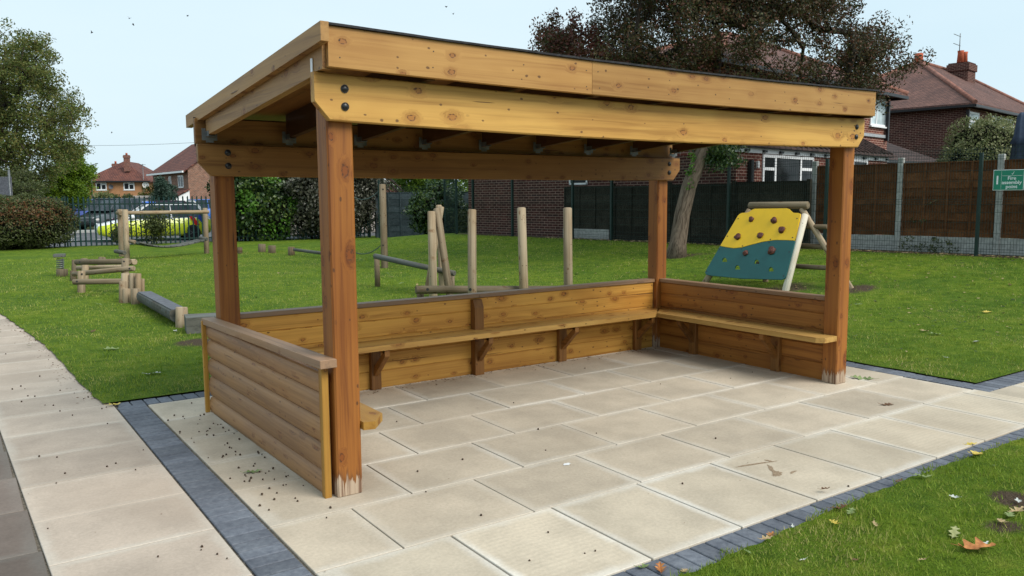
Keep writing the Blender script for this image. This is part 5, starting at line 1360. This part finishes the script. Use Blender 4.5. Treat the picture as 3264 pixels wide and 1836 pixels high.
# big oak at the left
def crown_tree(name, label, poly, n, t, dd, trunk_px, tr_w, mat, leaf, per, spread, subsp, seed, bmat='bark_dark', k0=.02, group=None, k=7, cat='tree'):
    g = np.random.default_rng(seed); xs_ = [p[0] for p in poly]; ys_ = [p[1] for p in poly]; C = []
    while len(C) < n:
        x, y = g.uniform(min(xs_), max(xs_)), g.uniform(min(ys_), max(ys_))
        if in_poly(x, y, poly): C.append(tuple(PX(x, y, t+g.uniform(-dd, dd))))
    base = PX(trunk_px[0][0], trunk_px[0][1], t); base.z = float(H(base.x, base.y))
    root = empty(name, base, 0, label, cat, group); tr = [base-Vector((0, 0, .1))]+[PX(x, y, t) for x, y in trunk_px[1:]]
    limb_net(root, tr, [rad(w, t) for w in tr_w], C, M[bmat], g=random.Random(seed), k0=k0, jit=.14)
    cs, _ = sprays(C, 0, spread, g, k); V, rn = leaf_quads(cs, g.integers(int(per*.5), int(per*1.5), len(cs)), subsp, leaf, g)
    leaves_obj('crown', V, rn, M[mat], root, tuple(base)); return root
crown_tree('oak_tree', 'tall loose crowned tree with bare twigs showing, at the left edge', [(-190, 60), (20, 95), (75, 85), (112, 130), (120, 195), (150, 210), (165, 250), (185, 235), (205, 260), (210, 310), (180, 345), (200, 380), (165, 400), (140, 440), (90, 480), (-190, 490), (-190, 60)], 280, 41, 3.2,
           [(-25, 560), (-20, 400), (-5, 300), (10, 200), (15, 130)], [34, 28, 22, 14, 7], 'leaf_oak', .125, 52, .8, .40, 21, k0=.018)
crown_tree('lime_tree', 'bright green broad tree in front of the oak, beside the orange house', [(90, 470), (140, 425), (172, 382), (198, 385), (224, 425), (234, 475), (222, 508), (30, 508), (40, 478)], 95, 49, 2,
           [(120, 570), (122, 500), (130, 450)], [16, 12, 7], 'leaf_bright', .13, 75, .55, .36, 22, k0=.014)
crown_tree('lime_tree', 'shaded green tree low behind the clipped hedge at the far left', [(-100, 440), (0, 430), (60, 440), (100, 480), (100, 520), (-100, 530)], 60, 36, 1.6, [(-10, 570), (-8, 500)], [14, 9], 'leaf_hedge', .11, 46, .5, .3, 23)
crown_tree('roadside_tree', 'small rounded conifer in front of the brick gable house', [(385, 505), (390, 470), (408, 452), (425, 465), (438, 505), (435, 520), (388, 520)], 26, 62, .8, [(410, 560), (411, 500)], [5, 3], 'leaf_conifer', .14, 46, .42, .3, 24)
crown_tree('roadside_shrub', 'dark bush between the lamp post and the orange house', [(275, 512), (280, 498), (310, 488), (335, 503), (345, 535), (275, 535)], 28, 60, 1.0, [(305, 560), (306, 520)], [5, 3], 'leaf_hedge', .13, 44, .4, .3, 25, cat='shrub')
crown_tree('roadside_shrub', 'pale flowered shrub left of the dark bush, across the road', [(232, 495), (250, 485), (275, 488), (282, 530), (235, 530)], 20, 59, 1.0, [(255, 560), (256, 520)], [4, 3], 'leaf_laurel', .13, 44, .4, .3, 26, cat='shrub')
crown_tree('distant_tree', 'small dark tree on the skyline between the two houses', [(336, 440), (345, 431), (358, 433), (366, 442), (360, 452), (338, 452)], 16, 190, 2, [(350, 500), (350, 450)], [4, 2], 'leaf_conifer', .5, 30, 1.1, .8, 27, k0=.05)
crown_tree('garden_shrub', 'brown green bush beside the small conifer across the road', [(358, 488), (390, 480), (392, 510), (360, 510)], 16, 80, 1, [(375, 540), (375, 500)], [4, 2], 'leaf_oak', .18, 40, .6, .4, 28, cat='shrub')
crown_tree('garden_tree', 'light green leafy tree above the blue grey corner fence', [(985, 430), (1010, 385), (1180, 380), (1188, 470), (1150, 492), (1020, 492)], 80, 42, 2.0, [(1100, 600), (1100, 480), (1100, 430)], [14, 10, 6], 'leaf_bright', .15, 52, .55, .38, 29)
crown_tree('roadside_tree', 'dark green tree at the right of the road behind the tall ivy hedge', [(600, 470), (640, 450), (840, 450), (900, 520), (900, 560), (600, 560)], 70, 52, 2.0, [(700, 590), (700, 500)], [14, 9], 'leaf_hedge', .2, 50, .7, .5, 30)
# monkey puzzle
p = PX(872, 560, 37); p.z = 0; mk_ = empty('monkey_puzzle_tree', p, 0, 'dark spiky monkey puzzle branches drooping above the rope pole', 'tree')
b = MB(); b.tube([p, p+Vector((0, 0, 4.2))], [.2, .1], 10); b.build('trunk', M['bark_dark'], mk_, org=p)
g = np.random.default_rng(9); VV = []; RN = []; b = MB()
lab_ = {0: 'tiny brown acorn or husk gathered along the foot of the left shelter wall', 46: 'tiny brown acorn or husk between the left wall and the grey block strip', 72: 'tiny brown acorn or husk on the pale side path', 120: 'tiny brown acorn or husk on the older dark slabs at the left edge', 134: 'tiny brown acorn or husk on the open paving in front of the benches'}
for i in range(46):
    a = g.uniform(-1.2, 2.6); z = g.uniform(2.2, 4.0); L = g.uniform(1.4, 2.9); dirv = RT*math.cos(a)+FW*math.sin(a); dirv.z = 0
    pts = [p+Vector((0, 0, z))+dirv*(L*f)+Vector((0, 0, .25*math.sin(f*3)-f*f*1.15)) for f in np.linspace(0, 1, 9)]
    b.tube(pts, [.035]*8+[.015], 6)
    for k in range(8):
        for j in range(26):
            f = g.random(); c = pts[k].lerp(pts[k+1], f); VV.append(tuple(c+Vector(g.normal(size=3))*.045)); 
b.build('branches', M['bark_dark'], mk_, org=p)
V, rn = leaf_from(np.array(VV), .11, g, asp=.35); leaves_obj('needles', V, rn, M['leaf_puzzle'], mk_, tuple(p))

def shell(name, label, c, half, n, size, mats, seed, rz=0, powr=3.0, cat='hedge', bump=.12, zb=0, group=None, core=True, extra=None, thick=.16):
    """clipped or bushy mass: leaves through the outer layer of a rounded block over a solid dark core"""
    g = np.random.default_rng(seed); root = empty(name, (c[0], c[1], zb), rz, label, cat, group); hx, hy, hz = half
    d = g.normal(size=(n, 3)); d /= np.linalg.norm(d, axis=1)[:, None]; d[:, 2] = np.abs(d[:, 2])*np.where(g.random(n) < .35, -1, 1)
    def surf(d):
        k = (np.abs(d/np.array([hx, hy, hz]))**powr).sum(1)**(-1/powr)
        s_ = 1+bump*(np.sin(d[:, 0]*7+seed)*np.sin(d[:, 2]*8+1)+.6*np.sin(d[:, 1]*15+d[:, 2]*13+seed))
        return d*(k*s_)[:, None]
    P_ = surf(d); nr = P_/np.linalg.norm(P_, axis=1)[:, None]; P_ = P_*(1-thick*g.random(n)**1.6)[:, None]+g.normal(size=(n, 3))*size*.4; P_[:, 2] += hz
    k = P_[:, 2] > .02; P_ = P_[k]; nr = nr[k]
    V, rn = leaf_from(P_, size, g, asp=.6, nrm=nr)
    if len(mats) == 1: leaves_obj('foliage', V, rn, M[mats[0]], root)
    else:
        sel = extra(P_, g); s4 = np.repeat(sel, 4)
        leaves_obj('foliage', V[~s4], rn[~s4], M[mats[0]], root); leaves_obj('bright_foliage', V[s4], rn[s4], M[mats[1]], root)
    if core:
        nu, nv = 24, 14; vs = []
        for i in range(nv+1):
            ph = -math.pi/2+math.pi*i/nv
            for j in range(nu): th = 2*math.pi*j/nu; vs.append((math.cos(ph)*math.cos(th), math.cos(ph)*math.sin(th), math.sin(ph)))
        v = surf(np.array(vs)+1e-6)*.84; v[:, 2] = np.maximum(v[:, 2]+hz, .0); b = MB()
        fs = [(i*nu+j, i*nu+(j+1) % nu, (i+1)*nu+(j+1) % nu, (i+1)*nu+j) for i in range(nv) for j in range(nu)]
        b.add([tuple(q_) for q_ in v], fs, smooth=True); b.build('dark_core', M['core'], root)
    return root
pL = GP(58, 630)[0]
shell('clipped_shrub', 'rounded clipped shrub with a rusty red tinge at the left edge of the lawn', (pL.x-.05, pL.y+1.1), (1.8, 1.55, .88), 27000, .07, ['leaf_hedge', 'leaf_hedge_red'], 31, cat='shrub', powr=2.4, bump=.07,
      extra=lambda P_, g: (gauss(P_[:, 0], P_[:, 2], .3, 1.15, 1.3, .45, 1.1) > g.random(len(P_))*.9+.1))
h0 = GP(700, 601)[0]; print('hedge', h0)
shell('ivy_hedge', 'tall green ivy hedge half with bright sprigs, right of the back left post', (h0.x-.98, 28.9), (1.5, 1.35, 1.95), 28000, .13, ['leaf_ivy', 'leaf_ivy_bright'], 32, powr=4,
      extra=lambda P_, g: ((np.sin(P_[:, 0]*3.1+1)*np.sin(P_[:, 2]*2.7+.6) > .35) | (gauss(P_[:, 0], P_[:, 2], .9, .5, .8, .5, 1) > .45)) & (g.random(len(P_)) < .7))
shell('ivy_hedge', 'tall dull grey green hedge between the bright ivy and the front post', (h0.x+1.75, 28.3), (1.95, 1.3, 2.0), 32000, .12, ['leaf_ivy_grey'], 33, powr=4)
pI = PX(1105, 590, 30.5)
shell('ivy_bush', 'dark ivy bush spilling over the blue grey corner fence', (pI.x, pI.y), (1.05, .8, 1.0), 9000, .11, ['leaf_ivy'], 34, cat='shrub', bump=.25, powr=2.2, zb=.05)
p2 = PX(1165, 592, 30); shell('weedy_shrub', 'low yellowish shrub at the foot of the corner fence, left of the brick wall', (p2.x, p2.y), (.8, .4, .5), 3000, .08, ['leaf_hedge'], 35, cat='shrub', core=False, thick=.8, bump=.3, powr=2, zb=.15)
pR = PX(2470, 420, 21.5); shell('laurel_bush', 'pale edged rounded evergreen bush rising over the brown fence', (pR.x+.35, pR.y), (1.28, 1.15, 1.62), 28000, .06, ['leaf_laurel'], 36, cat='shrub', zb=.4, bump=.1, powr=2.3)
p3 = GP(375, 612)[0]; shell('roadside_weeds', 'tall weeds growing against the palisade fence in front of the yellow sided car', (p3.x, 28.2), (.75, .3, .62), 4200, .07, ['leaf_hedge'], 37, cat='shrub', core=False, thick=.9, bump=.4, powr=1.8)
p3 = GP(290, 614)[0]; shell('roadside_weeds', 'smaller clump of weeds at the fence behind the two left frame posts', (p3.x, 28.4), (.45, .3, .42), 2200, .06, ['leaf_hedge'], 38, cat='shrub', core=False, thick=.9, bump=.4, powr=1.8)
p4 = GP(2312, 634)[0]
g = np.random.default_rng(12); o = empty('sapling', p4, 0, 'thin straggly sapling with low weeds against the mesh fence', 'plant'); b = MB(); C = []
b.tube([p4, p4+Vector((.02, .05, .5)), p4+Vector((0, .02, 1.05))], [.012, .008, .004], 6)
for i in range(14):
    z = g.uniform(.2, 1.0); a = g.uniform(0, 6.28); L = g.uniform(.12, .45); s_ = p4+Vector((0, .02, z)); e = s_+Vector((math.cos(a)*L*.3, math.sin(a)*L, g.uniform(-.05, .22))); b.tube([s_, e], [.005, .002], 5)
    C += [tuple(s_.lerp(e, f)) for f in (.6, 1)]
b.build('stem', M['log'], o, org=p4); V, rn = leaf_quads(C, 6, .05, .045, g); leaves_obj('leaves', V, rn, M['leaf_hedge'], o, tuple(p4))
C = [tuple(p4+Vector((g.uniform(-.2, .1), g.uniform(-.75, .35), g.uniform(.03, .3)))) for i in range(40)]; V, rn = leaf_quads(C, 12, .1, .05, g); leaves_obj('low_leaves', V, rn, M['leaf_hedge'], o, tuple(p4))
# closed parasol
p = PX(2566, 400, 19.6); o = empty('closed_parasol', (p.x, p.y, .42), 0, 'closed blue grey garden parasol behind the brown fence at the right edge', 'parasol'); zt_ = PX(2566, 284, 19.6).z-.42
b = MB(); n = 24; rr = []
for f, r in ((0, .05), (.04, .10), (.25, .15), (.33, .215), (.34, .17), (.7, .22), (1, .27)):
    z = zt_-f*(zt_-.9); rr.append([(math.cos(2*math.pi*j/n)*r*(1+.12*math.cos(6*2*math.pi*j/n)), math.sin(2*math.pi*j/n)*r*(1+.12*math.cos(6*2*math.pi*j/n)), z) for j in range(n)])
b.rings(rr[::-1], smooth=True); b.build('canopy', M['parasol'], o); b = MB(); b.tube([(0, 0, 0), (0, 0, zt_)], .025, 8); b.build('pole', M['galv'], o)
# birds
for i, (x, y, s_) in enumerate(((231, 82, 1), (325, 46, 1), (335, 62, 1), (472, 40, .9), (1122, 17, .9), (1140, 35, .9), (281, 334, .6))):
    p = PX(x, y, 45); g = random.Random(i); b = MB(); b.ball((0, 0, 0), .05*s_, 8, 6, (1.5, .6, .6)); sp2 = .1*s_
    for sgn_ in (-1, 1): b.add([(-.03, 0, 0), (.03, 0, 0), (-.02, sgn_*sp2, .06*s_), (-.05, sgn_*sp2*.9, .06*s_)], [(0, 1, 2, 3)])
    o = b.build('bird', M['dark'], None, loc=p, label='tiny dark bird in the pale sky, '+('leftmost of all, above the oak', 'upper of a close pair left of the roof', 'lower of a close pair left of the roof', 'nearest the shelter roof corner on its left', 'upper of two above the roof', 'lower of two above the roof', 'the lowest, above the orange house')[i], cat='bird', group='specks flying in the sky'); o.rotation_euler = (g.uniform(-.5, .5), g.uniform(-.7, .7), g.uniform(0, 6))

# ------------------------------------------------------------------ litter on the ground
def leaf_shape(seed, L, lobes=4, curl=.3, slim=1.0):
    g = random.Random(seed); n = 22; pts = []
    for s_ in (1, -1):
        rng_ = range(n+1) if s_ == 1 else range(n-1, 0, -1)
        for i in rng_:
            f = i/n; env = math.sin(math.pi*min(1, f*.97+.03))**.7*(.32*slim); lob = .55+.45*math.cos(f*lobes*2*math.pi+(.4 if s_ < 0 else 0)); pts.append((f-.5, s_*env*(lob*.8+.2)*(1+.1*g.uniform(-1, 1))))
    b = MB(); m_ = len(pts); V = []
    cx = [(f, 0) for f, w in pts]
    for (x, y), (c, _) in zip(pts, cx): V.append((x*L, y*L, 0))
    for (c, _) in cx: V.append((c*L, 0, 0))
    def z(x, y): return L*(curl*((x/L)**2*.9+(abs(y)/L)*.9)+.03*math.sin(x/L*9+seed))+.004
    V = [(x, y, z(x, y)) for x, y, _ in V]
    fs = [(i, (i+1) % m_, m_+(i+1) % m_, m_+i) for i in range(m_)]
    b.add(V, fs, smooth=True); b.tube([(-.5*L, 0, z(-.5*L, 0)), (-.72*L, .03*L, z(-.5*L, 0)+.01)], .0012, 5); return b
def leafcol(name, a, b_):
    q = NT(name, .65, .3); n = q.noise(q.obj(), 40, 4); q.col(q.ramp(n, (.3, a), (.7, b_))); return q.m
LC = {'orange': leafcol('leaf_orange_brown', (.22, .07, .02), (.50, .22, .07)), 'tan': leafcol('leaf_tan', (.28, .19, .09), (.48, .36, .2)), 'green': leafcol('leaf_green', (.08, .13, .04), (.25, .30, .12)),
      'pale': leafcol('leaf_pale', (.40, .42, .38), (.62, .63, .6)), 'yellow': leafcol('leaf_yellow', (.42, .30, .04), (.65, .5, .12)), 'brown': leafcol('leaf_brown', (.06, .03, .015), (.18, .09, .04)), 'olive': leafcol('leaf_olive', (.20, .22, .08), (.38, .38, .18))}
big = [(2400, 1352, .125, 'olive', 1.0, .1, .55, 'long olive green leaf curled on the near grass'), (2458, 1394, .15, 'orange', .1, .5, 1.1, 'large orange brown lobed leaf lying on the near grass'), (2472, 1382, .07, 'pale', .5, .2, .8, 'silvery leaf underside beside the large orange leaf'),
       (2560, 1272, .05, 'pale', 1.2, .3, 1, 'small white curled leaf above the bare soil patch'), (2558, 1298, .085, 'tan', .4, .4, 1, 'pinkish tan leaf on the bare soil at the right edge'), (2538, 1308, .08, 'green', .9, .2, .9, 'grey green leaf flat on the bare soil'),
       (2520, 1325, .075, 'tan', 1.5, .3, .8, 'thin tan leaf at the lower edge of the bare soil'), (2455, 1152, .13, 'yellow', .6, .25, .9, 'yellowish curled leaf lying across the grey edging blocks'), (2443, 1118, .075, 'yellow', .2, .1, .8, 'flat yellow leaf on the slab beside the grey edging'),
       (2262, 1222, .06, 'brown', .7, .5, .8, 'small brown curled leaf at the turf edge right of the middle'), (2320, 1210, .10, 'green', 0, .4, .6, 'green twiggy leaf on the turf edge near the yellow leaf'), (2112, 1292, .09, 'brown', .3, .5, .8, 'dark brown leaf overlapping the grey edging blocks'),
       (2140, 1300, .07, 'green', .9, .3, .9, 'small green leaf tucked in the turf edge'), (2098, 1328, .06, 'yellow', 1.9, .4, 1, 'small bright yellow leaf in the near grass'), (1940, 1348, .06, 'orange', 1.0, .4, 1, 'small orange leaf on the grey edging near the bottom'),
       (1928, 1368, .055, 'tan', .2, .4, 1, 'pale tan leaf in the grass below the small orange leaf'), (1995, 1330, .05, 'pale', 1.4, .6, .6, 'upright pale sliver of leaf in the turf edge'), (1662, 1436, .075, 'orange', 1.5, .6, 1, 'curled brown orange leaf at the bottom edge of the photo'),
       (1618, 1430, .06, 'green', .5, .4, 1, 'green leaf beside the brown one at the bottom edge'), (1722, 1440, .05, 'tan', .9, .4, 1, 'pale leaf right of the brown one at the bottom edge'), (388, 946, .13, 'pale', .1, .2, 1, 'pale starry leaf on the left lawn near the shelter wall'),
       (280, 884, .14, 'green', .8, .3, 1.1, 'grey green leaf on the left lawn nearest the path'), (287, 1020, .10, 'yellow', 1.1, .3, 1, 'yellow brown leaf where turf, path and grey blocks meet'), (637, 1188, .09, 'green', .4, .1, 1.1, 'flat green leaf on the slabs beside the left wall'),
       (2168, 953, .17, 'green', 2.7, .12, 1.0, 'dark green spread leaf on the paving behind the right front post'), (2232, 1019, .10, 'brown', .2, .1, .9, 'flat brown leaf on the right paving slabs'), (2482, 790, .12, 'yellow', .2, .3, 1, 'yellow leaf on the right lawn'), (2326, 838, .12, 'tan', .4, .3, 1, 'tan leaf left of the green one on the right lawn'),
       (2352, 846, .13, 'green', .1, .3, 1, 'green leaf right of the tan one on the right lawn'), (2455, 866, .11, 'pale', .9, .3, 1, 'pale green leaf in the middle of the right lawn'), (1368, 912, .16, 'brown', .3, .5, 1, 'crumpled brown leaf against the foot of the back wall'), (1385, 905, .12, 'brown', 1.3, .5, 1, 'second crumpled brown leaf by the foot of the back wall')]
for i, (x, y, L, cn, rz, cu, sl_, lab) in enumerate(big):
    p = GP(x, y)[0]; lawn_ = bool(is_lawn(np.array([p.x]), np.array([p.y]))[0]); o = leaf_shape(i, L*1.15, random.Random(i).choice((3, 4, 5)), cu, sl_).build('fallen_leaf', LC[cn], None, loc=(p.x, p.y, p.z+(.022 if lawn_ else .001)), label=lab, cat='leaf', group='fallen leaves')
    o.rotation_euler = (random.uniform(-.15, .15), random.uniform(-.15, .15), YAW-math.pi/2+rz)
g = np.random.default_rng(44); pro = [leaf_shape(100+i, .085, 3+i % 3, .35, .9) for i in range(4)]; prom = [m_.build('fallen_leaf', LC[c]) for m_, c in zip(pro, ('pale', 'tan', 'green', 'brown'))]
spots = [(160, 758), (440, 838), (250, 770), (75, 875), (310, 858), (345, 900), (235, 838), (700, 690), (690, 735), (645, 752), (665, 795), (1205, 730), (720, 830), (985, 700), (1010, 716), (975, 690), (1250, 652), (1050, 720), (1580, 690), (1540, 640), (2190, 690), (2160, 770), (2300, 780), (2420, 800), (2540, 830), (2380, 905), (2230, 870), (2500, 905), (2150, 850), (2540, 720), (2290, 905), (2075, 1240), (2200, 1330), (2320, 1420), (1880, 1400), (2020, 1420), (2500, 1180), (2400, 1260), (2150, 1420)]
for i, (x, y) in enumerate(spots):
    p = GP(x, y)[0]; j = int(g.integers(0, 4)); src = prom[j]; o = src if i == j and src.name not in [] and not src.get('used') else src.copy()
    if o is src: src['used'] = 1
    else: COL.objects.link(o)
    o.location = (p.x, p.y, p.z+.02); s_ = g.uniform(.6, 1.1)*(1.2 if y < 850 else .65); o.scale = (s_,)*3; o.rotation_euler = (g.uniform(-.3, .3), g.uniform(-.3, .3), g.uniform(0, 6.28))
    tag(o, ('pale', 'tan', 'green', 'brown')[j]+' fallen leaf, one of several alike on the '+('near front lawn' if y > 1150 else 'left lawn beside the path' if x < 480 else 'back lawn behind the shelter' if x < 1700 else 'right hand lawn'), 'leaf', 'small leaves scattered on the lawn')
for m_ in prom:
    if not m_.get('used'): bpy.data.objects.remove(m_)
    else: del m_['used']
for o in COL.objects:
    if 'used' in o: del o['used']
# acorns
b = MB(); b.ball((0, 0, .006), .0062, 10, 6, (1, 1, 1.1)); b.ball((.0, 0, .0095), .0072, 10, 5, (1, 1, .55)); M['acorn'] = plain('acorn_brown', (.055, .032, .018), .6, .3, 90, .5)
ac = None; ln = []
lab_ = {0: 'tiny brown acorn or husk gathered along the foot of the left shelter wall', 46: 'tiny brown acorn or husk between the left wall and the grey block strip', 72: 'tiny brown acorn or husk on the pale side path', 120: 'tiny brown acorn or husk on the older dark slabs at the left edge', 134: 'tiny brown acorn or husk on the open paving in front of the benches'}
for i in range(46):       # dropped along the foot of the left wall
    f = g.random(); y = .85+2.1*f; x = -.06-.04*f-abs(g.normal())*.13-.02; ln.append((x, y))
for i in range(26): ln.append((g.uniform(-.42, -.1), g.uniform(.5, 3.4)))
for i in range(48): ln.append((g.uniform(-1.35, -.66), g.uniform(.1, 9)))
for i in range(14): ln.append((g.uniform(-2.3, -1.45), g.uniform(.1, 3)))
for i in range(14): ln.append((g.uniform(.2, 5.0), g.uniform(-.7, 2.9)))
ln += [tuple(GP(x, y)[0].xy) for x, y in ((1380, 1341), (1330, 1412), (1498, 1388), (1373, 1134), (1800, 1105), (1050, 1188), (1073, 1238), (833, 1278), (1208, 1298), (2135, 1224))]
for i, (x, y) in enumerate(ln):
    if ac is None: ac = b.build('acorn', M['acorn'], None); o = ac
    else: o = ac.copy(); COL.objects.link(o)
    s_ = g.uniform(.5, 1.0); o.location = (x, y, 0); o.scale = (s_,)*3; o.rotation_euler = (g.uniform(-1, 1), g.uniform(-1, 1), g.uniform(0, 6)); o.location[2] = .001
    tag(o, lab_[max(k for k in lab_ if k <= i)], 'acorn', 'acorns and husks on the paving')
# crumbs, twigs and leaf fragments nobody could count
def specks(name, label, P_, size, mat, seed):
    g = np.random.default_rng(seed); V, rn = leaf_from(P_, size, g, flat=1.2, asp=.5); V = V.reshape(-1, 4, 3); c = V.mean(1, keepdims=True); V[..., 2] = c[..., 2]+(V[..., 2]-c[..., 2])*.35+.004
    return leaves_obj(name, V.reshape(-1, 3), rn, mat, label=label, cat='litter', kind='stuff')
n = 4200; x = g.uniform(5.6, 14.6, n); y = g.uniform(.5, 17, n); k = (x < fence_x(y)-.2) & (g.random(n) < np.clip((x-5.5)/6, .1, 1)); x, y = x[k], y[k]
P_ = np.stack([x, y, H(x, y)+.022], -1); hf = g.random(len(x)) < .72
specks('leaf_litter', 'dark bits of leaf scattered over the right hand lawn', P_[hf], .05, M['leaf_puzzle'], 1); specks('leaf_litter', 'pale bits of leaf scattered over the right hand lawn', P_[~hf], .045, LC['tan'], 2)
n = 700; y = g.uniform(-1, 16, n); dd_ = np.abs(g.normal(size=n))*.25; x = fence_x(y)-.35-dd_; specks('leaf_litter', 'dead leaves drifted along the foot of the right fences', np.stack([x, y, H(x, y)+.02], -1), .08, LC['tan'], 3)
n = 420; x = g.uniform(.2, 4.45, n); y = 2.98-np.abs(g.normal(size=n))*.10; specks('leaf_litter', 'crumbs and dead leaf bits along the foot of the back wall', np.stack([x, y, 0*x+.002], -1), .022, LC['brown'], 4)
n = 260; y = g.uniform(3.9, 10, n); x = xe(y)-np.abs(g.normal(size=n))*.07; specks('leaf_litter', 'soil crumbs and twigs along the turf edge of the path', np.stack([x, y, 0*x+.002], -1), .022, LC['brown'], 5)
n = 330; x = g.uniform(-2.3, 5.2, n); y = g.uniform(-.7, 8, n); k = (y < 3.4) | (x < -.75); specks('leaf_litter', 'fine crumbs strewn over the paving slabs', np.stack([x, y, 0*x+.002], -1)[k], .009, LC['brown'], 6)
# mud splash and a bird dropping on the slabs
def splat(name, label, pts, mat, z=.0022):
    b = MB()
    for (cx, cy, rx, ry, rot, sd_) in pts:
        g = random.Random(sd_); n = 26; c = GP(cx, cy)[0]; V = [(c.x, c.y, z)]
        for j in range(n):
            th = 2*math.pi*j/n; f = 1+.28*g.uniform(-1, 1); a = math.cos(th)*rx*f; d = math.sin(th)*ry*f; V.append((c.x+a*math.cos(rot)-d*math.sin(rot), c.y+a*math.sin(rot)+d*math.cos(rot), z-.0004))
        b.add(V, [(0, 1+j, 1+(j+1) % n) for j in range(n)])
    o0 = GP(pts[0][0], pts[0][1])[0]; return b.build(name, mat, None, org=(o0.x, o0.y, 0), loc=(o0.x, o0.y, 0), label=label, cat='stain')
q = NT('mud_stain', .9, .15); nm = q.noise(q.obj(), 60, 4); q.col(q.ramp(nm, (.3, (.20, .14, .09)), (.7, (.34, .26, .18)))); M['mud'] = q.m
splat('mud_splash', 'brown cross shaped mud splash on a slab near the front edging', [(1942, 1182, .085, .014, .9, 1), (1900, 1168, .13, .011, -.25, 2), (1955, 1192, .05, .025, .4, 3), (1995, 1188, .04, .009, .2, 4), (1935, 1160, .03, .012, 1.6, 5)], M['mud'])
splat('bird_dropping', 'white bird dropping on a slab in front of the bench', [(1426, 1168, .028, .018, .3, 8)], M['white'])
